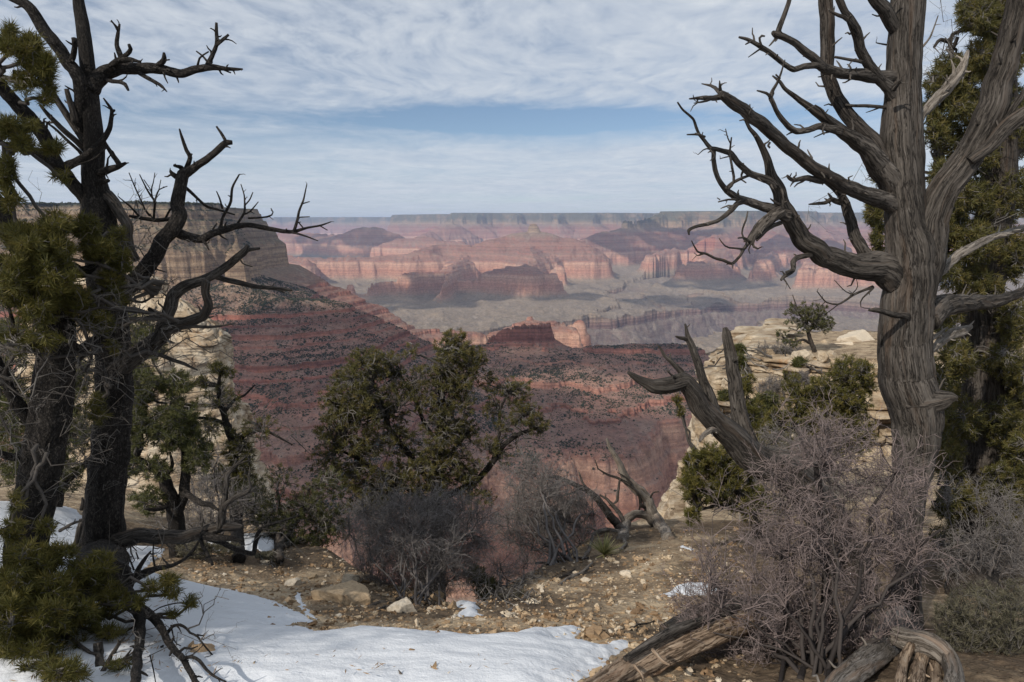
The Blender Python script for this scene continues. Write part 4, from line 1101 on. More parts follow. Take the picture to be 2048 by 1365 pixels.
# ------------------------------------------------------------------ big pinyon, left
dA = 3.45
A_ = Tree('pinyon_pine', 'tall rough-barked pinyon pine with bare crooked limbs reaching right over the canyon', 'tree', G(206, 1165)[0], dA, M_PINYON)
A_.wood('trunk', [("157,-60,20 157,0,22 165,50,27 172,100,29 178,160,32 182,220,38 188,280,42 186,340,48 192,400,62 198,450,76 205,520,74 215,600,76 226,700,78 228,800,80 222,880,84 213,960,86 208,1040,90 205,1110,108 200,1180,150", dA, dA)], nseg=36, step=0.010, rough=.17, groove=.10, wob=.1, thin=.84)
A_.wood('branch', [("161,270,20 163,200,28 161,160,28 150,140,26 137,127,26 118,98,25 92,65,25 62,20,22 45,5,20 10,-10,16", dA, 3.3), ("141,130,12 147,112,11 150,92,10 149,78,11", 3.38, 3.3)], rough=.16, groove=.06)
A_.wood('branch', [("182,410,34 165,388,28 137,359,27 113,325,27 99,291,27 68,246,28 34,209,27 0,171,25 -40,130,24", dA, 3.05), ("120,335,20 95,318,16 60,300,13 20,290,10 -20,285,8", 3.3, 3.0)], rough=.2, groove=.08)
A_.wood('branch', [("172,285,18 161,270,15 140,240,14 116,205,13 99,171,10 90,160,5", dA, 3.35), ("150,246,13 146,225,12 139,200,11 133,178,9", 3.4, 3.38), ("170,300,14 154,284,12 123,257,11 99,233,9 80,210,5", dA, 3.3), ("170,318,9 157,301,7 130,277,6 109,257,5 87,241,3", dA, 3.3)], M_DEAD, rough=.1, groove=.12, end='sharp')
A_.wood('branch', [("182,178,38 192,164,33 212,147,30 240,139,26 284,137,22 325,140,20 366,149,17 393,140,15 424,135,13 455,139,8 475,140,6 486,139,3", dA, 3.55),
    ("206,150,16 212,144,15 236,123,13 260,120,10 282,124,4", dA, 3.38), ("243,120,13 243,116,12 234,92,9 236,68,7 239,48,4", 3.42, 3.4), ("236,62,5 229,50,4 222,41,3", 3.4, 3.38), ("243,116,9 255,109,9 262,99,8 258,89,6", 3.42, 3.36),
    ("310,136,12 318,130,11 328,120,11 328,106,5", 3.5, 3.45), ("325,122,4 339,120,3", 3.47, 3.45), ("414,136,11 416,130,11 424,113,9 434,87,8 433,60,7 433,46,5", 3.53, 3.5), ("432,92,7 445,80,7 457,70,5", 3.51, 3.5), ("418,128,5 405,112,4 393,103,3", 3.53, 3.55), ("395,134,5 400,116,4 417,104,3", 3.53, 3.45),
    ("274,141,10 277,145,10 304,161,8 322,171,6 334,184,2", 3.48, 3.4), ("210,158,10 220,162,9 239,164,8 251,169,8 257,181,5", 3.45, 3.38), ("440,137,4 462,146,3", 3.55, 3.55), ("434,75,4 442,86,3", 3.5, 3.45)], rough=.17, groove=.08, nseg=16, step=.01, wob=.35)
A_.wood('branch', [("110,345,20 125,338,19 144,328,18 168,316,17 181,305,15 205,282,12 219,257,10 224,222,7 215,208,5 207,197,3", 3.33, 3.28), ("224,224,7 229,221,5", 3.29, 3.28), ("216,290,3 205,305,4 185,320,4 150,332,4", 3.26, 3.3)], rough=.15, groove=.05)
A_.wood('branch', [("192,348,18 205,344,17 233,335,12 251,327,6", dA, 3.3), ("240,333,11 236,325,11 222,305,9 212,290,7 208,280,5", 3.36, 3.32), ("195,366,9 203,365,9 217,362,8", dA, 3.36)], rough=.15)
A_.wood('branch', [("212,390,26 228,405,24 240,427,22 257,451,21 255,472,20 263,503,19 274,520,15", dA, 3.4)], M_DEAD, rough=.12, groove=.12)
A_.wood('branch', [("222,640,44 235,605,42 253,578,40 281,550,36 308,513,33 328,479,31 345,458,31 359,431,29 356,411,27 361,370,25 366,349,23 376,344,20 394,332,16 411,322,15 434,301,14 452,286,13 464,286,9", dA, 3.65),
    ("453,286,7 444,268,6 433,253,4", 3.64, 3.62), ("372,340,11 380,315,9 373,301,8 364,274,6 359,258,3", 3.63, 3.55), ("378,318,5 384,308,4", 3.6, 3.6), ("366,352,12 357,356,12 346,349,10 340,342,5", 3.63, 3.6), ("360,336,8 363,335,9 349,332,6", 3.63, 3.56),
    ("366,372,8 380,383,7 397,399,6 414,414,6 436,420,5 470,430,3", 3.63, 3.72)], rough=.18, groove=.08, nseg=18, step=.010, wob=.25)
A_.wood('branch', [("345,462,20 352,465,22 376,474,20 404,480,18 424,468,16 441,462,15 469,453,13 496,451,11 530,456,10 564,463,9 588,463,8 616,456,5 643,451,4 662,444,2", 3.58, 3.8),
    ("588,463,7 595,441,6 599,420,5 607,400,4 614,368,2", 3.74, 3.76), ("597,435,3 619,434,2", 3.75, 3.7), ("605,408,3 619,404,2", 3.75, 3.8), ("582,465,5 609,472,4 636,482,2", 3.74, 3.7), ("640,452,3 655,461,2", 3.78, 3.78), ("597,445,3 607,457,3", 3.75, 3.74),
    ("441,462,7 445,437,6 458,413,6 462,403,6 465,376,5 479,349,3", 3.66, 3.6), ("445,418,4 440,400,4 433,383,2", 3.64, 3.6), ("475,448,5 489,424,5 489,393,3 482,369,2", 3.68, 3.75), ("489,412,3 500,400,3 506,385,2", 3.7, 3.7), ("485,430,4 499,425,4 517,404,2", 3.7, 3.72), ("496,437,4 513,436,4 534,434,4 547,428,3 542,417,2", 3.72, 3.8),
    ("404,478,8 412,490,5 418,500,3", 3.62, 3.55)], rough=.14, groove=.05, nseg=10, step=.010, wob=.4)
A_.wood('branch', [("348,438,9 342,438,9 308,440,9 280,436,8 258,432,6", 3.6, 3.5), ("308,440,5 308,428,5 310,404,5 298,387,4 279,349,2", 3.57, 3.5), ("310,402,4 318,380,3 335,373,2", 3.55, 3.6), ("305,395,3 303,380,3 307,365,2 310,346,1.6", 3.55, 3.52), ("300,432,5 291,421,4 274,383,3 258,346,2", 3.56, 3.6), ("275,386,3 266,366,2", 3.58, 3.55), ("330,440,5 340,420,4 350,410,3", 3.6, 3.6), ("282,437,5 262,415,4 236,393,2", 3.53, 3.48), ("303,382,2 288,360,2", 3.53, 3.5), ("318,380,2 322,360,1.6", 3.55, 3.57)], rough=.1, nseg=8, wob=.5)
A_.wood('branch', [("236,742,44 262,720,42 298,694,38 322,674,34 335,653,30 376,645,26 395,638,24 407,633,22 417,612,19 411,585,17 414,564,17", dA, 3.25), ("322,668,28 330,645,28 339,619,28 346,592,28 369,574,25 407,561,21 434,547,19 469,520,17 489,503,15 496,491,8", 3.35, 3.5), ("486,506,10 500,500,8 520,497,5", 3.49, 3.55),
    ("428,552,13 450,559,12 472,564,12 513,574,10 561,578,8 585,581,5", 3.46, 3.6), ("553,578,5 570,586,3", 3.57, 3.6), ("478,514,4 486,528,3 505,534,2", 3.48, 3.45)], M_DEAD, rough=.13, groove=.14, nseg=18, step=.01, wob=.2)
A_.wood('branch', [("305,690,10 330,672,9 369,655,8 411,655,7 440,652,5 470,648,2", 3.3, 3.2), ("245,655,9 270,640,7 300,634,6 340,640,5 370,646,3", 3.4, 3.2), ("260,600,7 285,605,5 310,590,4 330,560,2", 3.4, 3.25), ("255,690,12 240,720,12 225,735,13 208,745,14 220,775,11", 3.35, 3.2), ("282,700,10 325,712,9 365,728,8 395,740,3", 3.32, 3.2)], M_DEAD, rough=.1, nseg=8, wob=.5)
A_.wood('branch', [("205,1085,50 225,1085,44 244,1082,40 274,1072,33 328,1075,30 365,1075,29 401,1066,28 438,1053,26 465,1053,20 486,1054,9", dA, 3.15), ("440,1056,18 443,1042,18 447,1013,15 452,976,12 456,947,11 474,929,9 492,914,4", 3.18, 3.12), ("446,1025,13 452,1009,12 471,995,10 490,988,8 500,978,7 500,968,6 496,951,3", 3.17, 3.05), ("472,930,4 500,920,3", 3.13, 3.1), ("495,986,4 506,984,2", 3.1, 3.08)], M_DEAD, rough=.1, groove=.22, nseg=24, step=.008, twist=1.2)
A_.wood('branch', [("405,1070,20 430,1075,18 463,1077,12 485,1082,6", 3.2, 3.1), ("420,1078,14 441,1084,13 474,1100,12 507,1108,11 511,1085,10 515,1068,9 529,1053,8 565,1042,6 598,1031,3", 3.2, 3.6), ("402,1078,9 405,1090,9 412,1104,9 425,1130,7", 3.2, 3.05), ("398,1082,5 388,1100,6 370,1118,7 345,1132,9 310,1138,14 280,1150,20 252,1165,24", 3.1, 2.95), ("375,1112,4 400,1108,3 415,1104,2", 3.1, 3.0), ("310,1135,5 306,1110,4 308,1080,2", 3.1, 3.05)], rough=.15, nseg=10)
A_.wood('branch', [("225,1160,34 252,1184,32 270,1205,26 279,1230,24 281,1254,22 279,1290,22 274,1325,22 270,1375,24", 3.0, 1.95), ("268,1205,22 285,1217,18 305,1232,17 317,1246,17 328,1266,16 336,1283,16 350,1302,15 365,1316,14 383,1349,13 398,1372,12", 2.75, 2.0),
    ("330,1272,9 340,1260,8 347,1252,8 360,1250,7 372,1256,6 380,1266,5 394,1272,5 404,1285,4 412,1295,4 430,1316,3 445,1328,3 463,1336,2", 2.5, 2.3), ("394,1270,4 408,1272,3", 2.45, 2.4), ("362,1318,9 385,1314,8 400,1322,8 412,1338,7 427,1352,6 452,1364,4", 2.2, 2.0), ("282,1305,8 300,1304,7 318,1298,7 326,1292,5", 2.5, 2.4), ("255,1182,9 265,1165,10 276,1140,11 288,1120,9 302,1103,4", 2.95, 2.9), ("268,1140,5 262,1125,4 256,1106,3", 3.15, 3.1), ("277,1118,4 272,1105,3", 3.1, 3.1),
    ("342,1250,4 350,1285,3 362,1292,2", 2.45, 2.4), ("300,1310,3 306,1335,3 312,1368,2", 2.2, 2.1), ("300,1108,3 315,1106,2", 3.1, 3.1)], rough=.16, groove=.05, nseg=14, step=.010)
A_.wood('branch', [("157,1360,24 180,1350,22 204,1340,22 230,1328,18 262,1316,9", 2.3, 2.25), ("196,1285,22 197,1310,22 200,1340,26", 2.35, 2.3), ("206,1345,14 225,1310,11 240,1285,8 250,1275,4", 2.3, 2.35), ("225,1330,10 245,1322,9 262,1300,3", 2.3, 2.3)], M_DEAD, rough=.15, groove=.12, nseg=14, step=.01)
A_.wood('branch', [("165,1040,14 160,1060,14 150,1100,13 140,1140,14 125,1175,16", 3.7, 3.7), ("163,1020,9 166,1005,7 165,995,4", 3.7, 3.7), ("155,1095,5 167,1078,4 175,1075,2", 3.7, 3.65), ("120,1062,8 140,1050,7 168,1040,4", 3.6, 3.5)], M_DEAD, rough=.12, nseg=10)
foliage(A_, [(60, 110, 30, 45, 3.0, .16, 1.0), (90, 140, 26, 40, 3.0, .12, 1.1), (20, 85, 28, 30, 2.95, .15, .8), (95, 190, 18, 24, 3.05, .1, .8), (15, 60, 20, 22, 3.0, .1, .5), (45, 165, 40, 26, 3.0, .1, .5),
             (45, 285, 26, 22, 2.8, .12, 1.2), (15, 255, 26, 26, 2.8, .12, 1), (105, 295, 24, 16, 2.9, .1, .9), (10, 340, 22, 36, 2.8, .12, 1.3), (60, 250, 20, 16, 2.8, .1, .7), (120, 350, 26, 14, 2.9, .1, .4),
             (165, 455, 34, 26, 3.0, .12, 1.1), (195, 500, 40, 30, 3.0, .15, 1), (110, 500, 44, 30, 2.8, .18, 1.1), (35, 470, 40, 26, 2.8, .18, 1), (100, 555, 60, 50, 2.75, .22, 1.2), (25, 560, 40, 60, 2.7, .2, 1.2), (150, 600, 36, 34, 2.9, .15, 1), (215, 560, 34, 34, 3.1, .12, .8), (75, 620, 50, 34, 2.75, .2, .9), (235, 470, 20, 22, 3.2, .1, .5), (195, 820, 24, 40, 3.2, .12, .6), (60, 480, 60, 36, 2.75, .2, 1), (245, 520, 24, 34, 3.1, .1, .6), (190, 640, 44, 30, 3.0, .12, .8), (60, 680, 70, 26, 2.7, .15, .5), (240, 600, 26, 26, 3.1, .1, .5), (110, 450, 40, 26, 2.8, .15, .8), (20, 400, 24, 26, 2.8, .12, .6), (225, 690, 20, 20, 3.1, .1, .3)],
        1800, 42, .040, .0025, M_NEEDLE, 3, twig=.0024, spread=.95, bare=.5)
# ------------------------------------------------------------------ nearer pinyon at the frame's left edge
dB = 3.0
B_ = Tree('pinyon_pine', 'thick dark pinyon trunk rising from low green needle sprays beside the taller pine', 'tree', G(45, 1230)[0], dB, M_PINYON)
B_.wood('trunk', [("-30,380,34 0,420,44 25,470,48 60,520,56 95,570,66 112,640,76 113,720,82 105,800,90 92,880,95 78,960,92 62,1040,90 52,1130,98 45,1250,130", 2.95, dB)], nseg=34, step=.010, rough=.18, groove=.12, wob=.1, thin=.82)
B_.wood('branch', [("100,600,50 120,560,44 140,540,36 165,545,26 190,530,14 215,500,6", 3.0, 3.1), ("108,690,40 135,690,30 160,700,24 190,680,20 215,665,14", 3.0, 3.2), ("95,860,40 60,840,30 30,800,26 5,740,22 -20,700,20", 3.0, 2.8), ("30,700,9 25,640,8 12,600,6", 2.85, 2.8), ("60,900,22 30,915,18 -10,905,14", 3.0, 2.9)], rough=.18, groove=.08, nseg=14)
B_.wood('branch', [("5,755,9 35,700,8 60,680,7 75,620,5", 2.75, 2.7), ("0,690,8 30,700,7 60,705,6 90,708,3", 2.7, 2.65), ("50,690,7 70,705,6 85,720,5 100,732,2", 2.68, 2.66), ("0,750,8 20,760,7 35,755,3", 2.7, 2.7), ("140,620,7 165,625,7 200,615,6 240,622,5 300,628,3", 2.8, 2.9), ("140,632,8 165,650,8 175,680,7 185,705,6 178,730,5 170,745,5 185,748,3", 2.85, 2.8), ("130,650,5 140,690,5 160,710,4 185,708,4 215,705,2", 2.85, 2.8), ("205,735,9 215,760,10 222,778,5", 2.9, 2.85), ("0,830,6 20,870,6 60,880,5 95,905,3", 2.7, 2.7), ("0,760,6 40,790,5 100,812,2", 2.65, 2.6)], M_DEAD, rough=.06, nseg=8, wob=.6)
foliage(B_, [(60, 1120, 60, 40, 2.55, .2, 1), (25, 1180, 60, 50, 2.45, .22, 1.1), (110, 1180, 60, 50, 2.5, .22, 1.1), (175, 1150, 44, 34, 2.6, .15, 1.1), (200, 1130, 36, 26, 2.65, .1, .9), (80, 1240, 80, 50, 2.4, .25, 1.2), (160, 1230, 50, 40, 2.5, .2, .9), (60, 1310, 90, 50, 2.35, .25, 1.2), (150, 1300, 40, 40, 2.45, .15, .8), (215, 1270, 40, 22, 2.5, .12, 1), (230, 1205, 34, 26, 2.55, .12, .7),
             (90, 1055, 22, 20, 2.65, .1, .6), (335, 1160, 26, 18, 2.6, .08, .8), (345, 1185, 22, 14, 2.6, .08, .8), (380, 1205, 14, 14, 2.6, .05, 1), (300, 1175, 26, 16, 2.58, .08, .6), (215, 1180, 30, 20, 2.6, .1, .8), (345, 1225, 14, 9, 2.6, .05, .7), (20, 1060, 30, 30, 2.6, .12, .6), (240, 1330, 22, 16, 2.2, .08, .4), (10, 1250, 50, 70, 2.3, .2, .8), (130, 1345, 60, 30, 2.1, .12, .8), (120, 1110, 40, 30, 2.6, .12, .6), (270, 1200, 24, 18, 2.5, .08, .5), (30, 1000, 26, 26, 2.6, .1, .3)],
        1600, 42, .038, .0023, M_NEEDLE, 5, twig=.0022, spread=.95, bare=.5)
for o in (B_,):
    o.wood('branch', [("110,1250,9 150,1230,9 175,1215,8 200,1208,7 235,1185,5 262,1165,3", 2.5, 2.6), ("200,1208,6 240,1215,5 270,1225,5 300,1240,4 322,1268,2", 2.52, 2.6), ("285,1240,5 268,1228,5 250,1218,4", 2.6, 2.55), ("0,1320,12 30,1300,11 55,1290,9 110,1275,5 122,1266,2", 2.4, 2.45), ("270,1222,4 283,1200,3 300,1180,2 310,1160,1.6", 2.58, 2.6), ("280,1230,4 310,1232,4 340,1228,3", 2.58, 2.6), ("290,1235,3 320,1215,3 350,1207,3 378,1206,3", 2.58, 2.6), ("305,1190,2 325,1170,3 340,1160,3", 2.58, 2.6)], M_DEAD, rough=.06, nseg=7, wob=.5)
dead_twigs(A_, 150, .20, .0026, (-50, 340, 500, 1000), 91)
dead_twigs(A_, 40, .16, .0024, (200, 480, 1040, 1330), 93)
dead_twigs(B_, 170, .20, .0026, (-100, 300, 400, 1200), 94)
# ------------------------------------------------------------------ small pinyons beyond
F_ = Tree('pinyon_pine', 'small dark pinyon with a forked crooked trunk standing just beyond the tall pine', 'tree', G(352, 1092)[0], 5.0, M_PINYON)
F_.wood('trunk', [("356,1110,40 354,1057,36 350,1024,34 340,990,30 330,960,27 317,944,22 300,930,14 275,915,8", 5.2, 5.0), ("352,1028,26 368,990,24 372,940,20 368,889,14 362,850,9", 5.15, 5.1), ("370,985,14 401,1006,13 420,1010,11 438,1020,5", 5.1, 4.9), ("345,1010,12 310,1020,10 290,1018,5", 5.1, 4.9), ("330,955,10 345,930,8 340,905,4", 5.0, 5.1)], nseg=16, rough=.2, groove=.1)
foliage(F_, [(335, 860, 50, 50, 5.0, .35, 1), (290, 770, 46, 36, 5.1, .3, 1), (365, 830, 36, 36, 5.1, .3, 1), (270, 850, 36, 50, 5.0, .3, .9), (385, 860, 22, 26, 5, .2, .7), (310, 940, 40, 30, 5, .25, .35), (260, 920, 30, 40, 5.1, .2, .5), (300, 690, 36, 36, 5.2, .3, .6), (395, 910, 36, 44, 5.0, .3, .6), (300, 1000, 44, 34, 5.1, .25, .4), (270, 790, 34, 50, 5.2, .3, .8), (350, 770, 36, 36, 5.1, .3, .7)], 1700, 30, .042, .0042, M_SPRIG, 8, twig=.003, bare=.6)
H_ = Tree('pinyon_pine', 'thin crooked half-bare pinyon in front of the pale limestone tower', 'tree', G(470, 1080)[0] + np.array([0, 1.2, -.6]), 7.0, M_PINYON)
H_.wood('trunk', [("478,1120,30 470,1000,26 470,930,22 464,880,20 455,855,17 448,828,14 440,803,12 438,775,9 440,745,5", 7.4, 7.2), ("466,890,13 490,870,11 520,860,9 545,868,6 585,890,3", 7.3, 7.0), ("455,850,9 430,840,8 400,836,6 370,842,4", 7.3, 7.1), ("448,825,8 470,800,7 490,790,5 510,770,3", 7.3, 7.5)], nseg=10, rough=.16)
foliage(H_, [(432, 735, 16, 16, 7.2, .2, 1), (455, 745, 20, 14, 7.2, .2, .8), (400, 765, 26, 16, 7.2, .2, .6), (480, 900, 40, 50, 7.2, .3, .5), (440, 800, 50, 36, 7.2, .4, .22), (420, 860, 40, 40, 7.2, .4, .2), (520, 860, 40, 36, 7.1, .4, .2), (470, 960, 50, 40, 7.2, .4, .8)], 560, 20, .05, .005, M_NEEDLE, 9, twig=.0042, bare=2.2)
I_ = Tree('juniper_bush', 'straggly low green bush with grey twigs left of the central pine', 'bush', G(560, 1095)[0], 7.0, M_JUNIPER)
I_.wood('stem', [("560,1120,20 555,1080,18 540,1050,14 510,1020,10 480,990,6", 7.0, 6.8), ("558,1090,14 590,1050,12 610,1010,8 620,970,5", 7.0, 7.2), ("562,1095,12 600,1080,10 640,1060,6", 7.0, 6.9), ("556,1085,12 560,1030,9 555,980,5", 7, 7)], nseg=9)
foliage(I_, [(500, 1000, 60, 50, 7.0, .5, .7), (560, 1040, 60, 50, 6.9, .5, .9), (620, 1010, 50, 50, 7.1, .5, .7), (600, 1085, 66, 30, 6.8, .4, 1.3), (660, 1050, 46, 50, 7.0, .4, .8), (530, 1095, 50, 22, 6.7, .3, 1.3), (430, 960, 46, 40, 7.2, .4, .5), (660, 970, 36, 40, 7.2, .4, .5), (560, 960, 40, 36, 7.3, .4, .3)], 1300, 24, .045, .0046, M_SPRIG, 12, twig=.0036, bare=1.6)
# ------------------------------------------------------------------ the rounded pinyon in the middle
cz = G(850, 1180)[0]
C_ = Tree('pinyon_pine', 'rounded green pinyon pine in the middle, growing just below the rim', 'tree', P(876, 1230, 8.6), 8.6, M_PINYON)
C_.wood('trunk', [("876,1240,40 876,1120,34 873,1040,30 872,1000,28 878,960,24 880,900,22 884,850,20 886,810,16 880,770,13 876,745,10 890,710,7", 8.6, 8.6),
    ("878,990,20 850,950,16 815,905,14 780,860,12 765,810,9 745,760,6", 8.6, 8.3), ("878,955,15 905,905,12 930,870,9 950,850,5", 8.6, 8.8), ("872,1000,16 910,985,14 955,960,14 985,925,14 1008,890,12 1040,868,10 1075,856,6", 8.6, 8.7), ("985,925,9 998,870,8 1000,820,6 1020,780,4", 8.65, 8.7), ("872,1010,14 820,980,12 770,950,10 720,920,8 680,900,5", 8.6, 8.2), ("880,890,10 850,850,9 830,800,8 800,750,5", 8.6, 8.8), ("886,820,8 920,780,7 940,740,5", 8.6, 8.5), ("1045,866,5 1030,850,4 1060,815,3", 8.7, 8.7)], nseg=12, rough=.16, groove=.06, step=.03)
foliage(C_, [(735, 725, 46, 34, 8.4, .5, 1), (705, 770, 50, 44, 8.3, .6, 1), (775, 745, 44, 50, 8.6, .5, 1), (690, 830, 50, 40, 8.2, .6, .9), (740, 820, 56, 50, 8.3, .6, 1), (800, 810, 40, 50, 8.5, .5, .6), (660, 870, 36, 36, 8.2, .5, .8), (720, 890, 60, 36, 8.2, .5, .8), (790, 880, 50, 44, 8.4, .5, .7),
             (905, 700, 44, 36, 8.6, .5, 1.2), (890, 745, 50, 36, 8.7, .5, 1), (945, 720, 34, 36, 8.6, .4, 1.1), (920, 770, 44, 28, 8.6, .4, 1), (900, 675, 18, 18, 8.6, .2, 1), (925, 672, 12, 18, 8.6, .2, 1), (870, 800, 46, 40, 8.5, .5, .8), (920, 810, 40, 30, 8.6, .4, .6),
             (985, 765, 26, 22, 8.7, .3, .7), (1030, 780, 40, 30, 8.7, .4, .7), (1050, 820, 40, 34, 8.7, .4, .7), (1075, 850, 26, 26, 8.7, .3, 1), (1010, 850, 36, 30, 8.7, .4, .35), (920, 860, 40, 36, 8.8, .4, .8), (970, 890, 34, 26, 8.7, .4, .35), (860, 900, 46, 36, 8.5, .5, .5), (700, 950, 60, 34, 8.2, .5, .55), (780, 960, 60, 40, 8.3, .5, .6), (870, 980, 50, 36, 8.4, .4, .4), (820, 700, 20, 20, 8.6, .3, .5), (840, 760, 30, 34, 8.6, .4, .8), (930, 960, 50, 36, 8.5, .3, .5), (670, 800, 36, 36, 8.2, .4, .6), (740, 1000, 70, 36, 8.2, .5, .5), (830, 1000, 60, 36, 8.3, .5, .5), (650, 920, 40, 36, 8.1, .4, .5), (1000, 900, 44, 36, 8.7, .4, .3), (960, 1000, 50, 30, 8.5, .4, .3), (985, 810, 30, 30, 8.7, .3, .4), (850, 945, 70, 36, 8.2, .5, .8), (920, 930, 50, 40, 8.4, .4, .6), (880, 860, 50, 50, 8.3, .5, .6), (760, 1020, 60, 30, 8.1, .4, .6)],
        6000, 22, .055, .0058, M_NEEDLE2, 14, twig=.0045, bare=1.3, gap=.30)
dead_twigs(C_, 90, .5, .0055, (600, 1120, 640, 1010), 95)
dead_twigs(H_, 60, .4, .0045, (300, 620, 640, 1100), 96)
W_ = Tree('pinyon_bush', 'shadowy pinyon thicket behind the two big left trunks', 'bush', G(110, 1020)[0] + np.array([0, 0, -.1]), 6.4, M_PINYON)
W_.wood('stem', [("110,1030,30 118,960,26 130,880,20 140,800,14 150,740,8", 6.4, 6.4), ("112,1000,20 60,930,14 20,860,10 5,800,6", 6.4, 6.2), ("115,980,18 200,900,14 250,820,10 265,740,6", 6.4, 6.5)], nseg=12)
foliage(W_, [(130, 760, 70, 70, 6.4, .5, 1), (20, 820, 50, 80, 6.3, .5, 1), (150, 860, 50, 60, 6.4, .5, 1), (255, 740, 44, 70, 6.5, .5, 1), (30, 930, 60, 50, 6.3, .4, 1), (130, 950, 40, 40, 6.4, .4, .8), (270, 660, 40, 50, 6.5, .4, .7), (20, 690, 50, 60, 6.4, .5, .8), (255, 850, 36, 50, 6.4, .4, .8)], 1700, 26, .05, .0055, M_SPRIG, 33, twig=.003, bare=.6)
dead_twigs(W_, 70, .3, .004, (-50, 320, 600, 1000), 97)
# ------------------------------------------------------------------ the big dead juniper, right
dR = 3.75
R_ = Tree('dead_juniper', 'big bare grey dead juniper with twisted trunk and long limbs reaching left', 'tree', G(1815, 1275)[0], dR, M_DEAD)
R_.wood('trunk', [("1818,-60,64 1816,0,69 1808,100,70 1806,171,72 1802,274,86 1806,376,84 1812,440,88 1822,510,108 1818,583,106 1809,656,110 1810,729,114 1818,775,116 1828,805,114 1833,850,106 1832,900,96 1820,960,82 1817,1020,68 1817,1100,60 1814,1180,64 1808,1250,84 1800,1310,110", dR, dR)], nseg=72, step=.009, rough=.07, groove=.075, twist=.35, wob=.1, thin=.86)
R_.wood('branch', [("1845,560,70 1855,500,74 1861,440,66 1876,400,60 1895,369,58 1947,298,54 1981,226,56 2008,137,50 2025,68,46 2038,0,40 2050,-60,38", dR, 3.6), ("1940,322,20 1975,296,26 1991,280,28 2018,250,30 2050,228,28 2090,215,26", 3.62, 3.5), ("2005,250,10 2025,219,12 2050,183,12 2080,150,10", 3.6, 3.6)], nseg=40, step=.01, rough=.07, groove=.2, wob=.15)
R_.wood('branch', [("1800,70,26 1772,27,26 1750,-5,25 1730,-40,24", dR, 3.6)], nseg=20, rough=.08, groove=.18)
R_.wood('branch', [("1797,215,30 1779,178,25 1755,154,21 1735,127,20 1721,99,19 1711,62,20 1700,40,17 1690,27,15 1676,-5,14", dR, 3.5), ("1708,55,9 1700,46,9 1690,36,8 1676,31,7 1659,22,4", 3.54, 3.5), ("1786,180,12 1797,165,8 1803,160,3", 3.6, 3.55), ("1772,90,4 1760,88,3 1752,86,2", 3.7, 3.6)], nseg=18, rough=.12, groove=.16, step=.009)
R_.wood('branch', [("1800,158,28 1769,155,27 1745,154,26 1724,150,26 1700,148,22 1676,145,21 1646,135,19 1622,113,17 1594,89,14 1567,74,13 1552,70,14 1545,66,8", dR, 3.4), ("1560,70,12 1557,62,11 1567,34,10 1577,7,9 1583,-20,9", 3.42, 3.4), ("1648,135,13 1630,131,13 1611,133,12 1587,140,11 1567,127,10 1540,106,10 1516,91,9 1495,79,7 1478,75,4", 3.5, 3.3), ("1524,94,5 1520,84,5 1519,76,5 1523,72,5 1530,73,3", 3.33, 3.3), ("1500,84,5 1491,89,3", 3.32, 3.3)], nseg=18, rough=.1, groove=.15, step=.009)
R_.wood('branch', [("1778,330,40 1762,308,34 1741,281,31 1711,250,30 1687,219,28 1666,185,27 1656,147,26 1654,103,28 1654,51,28 1652,0,28 1650,-60,27", dR, 3.75), ("1668,190,5 1660,178,4", 3.75, 3.7)], M_JUNIPER, nseg=24, rough=.09, groove=.16, step=.009)
R_.wood('branch', [("1785,216,8 1767,215,7 1735,212,7 1704,212,6 1690,210,5", dR, 3.7), ("1725,125,7 1717,123,7 1695,119,6 1670,115,5", 3.6, 3.55)], nseg=9)
R_.wood('branch', [("1785,372,50 1770,345,48 1755,325,44 1735,301,34 1707,277,29 1676,257,23 1656,243,20 1622,216,15 1600,203,12 1587,192,10 1570,178,8 1560,164,7 1545,152,3", dR, 3.35), ("1680,263,18 1660,258,16 1639,253,14 1615,260,13 1594,263,12 1577,253,11 1562,236,10 1553,222,9 1545,205,9 1541,195,9 1546,180,7 1553,168,6 1562,145,4 1570,120,2", 3.5, 3.25), ("1541,196,7 1535,188,6 1526,185,5 1514,182,3", 3.3, 3.25), ("1672,252,6 1655,236,6 1645,222,5 1630,211,3", 3.5, 3.4), ("1650,250,4 1645,262,4 1648,270,3", 3.42, 3.4), ("1560,158,4 1552,150,4", 3.28, 3.26)], nseg=20, rough=.11, groove=.2, step=.009, wob=.3)
R_.wood('branch', [("1795,412,44 1769,400,36 1731,390,31 1690,373,28 1656,352,25 1622,332,25 1587,304,24 1553,277,24 1519,246,25 1500,232,24 1485,219,24 1461,202,22 1440,188,15", dR, 3.0), ("1445,193,12 1425,197,11 1410,196,9 1379,198,3", 3.05, 2.9), ("1440,192,7 1410,203,5 1388,207,2", 3.05, 2.9), ("1442,190,9 1427,174,7 1403,168,2", 3.05, 3.1), ("1442,190,7 1440,175,6 1439,162,2", 3.05, 3.0), ("1500,236,4 1492,220,4 1478,213,2", 3.1, 3.05), ("1465,205,4 1460,192,2", 3.06, 3.0),
    ("1655,356,13 1646,363,12 1615,356,11 1587,361,9 1578,357,7 1574,351,4", 3.5, 3.35), ("1578,357,4 1583,347,2", 3.36, 3.33), ("1570,285,5 1556,272,5 1547,260,2", 3.3, 3.25), ("1700,376,5 1685,364,4 1675,354,2", 3.6, 3.6), ("1635,338,5 1620,325,5 1610,312,2", 3.4, 3.4), ("1540,285,5 1536,292,5 1540,296,4", 3.2, 3.2)], nseg=22, rough=.12, groove=.26, step=.008, wob=.2, end='sharp')
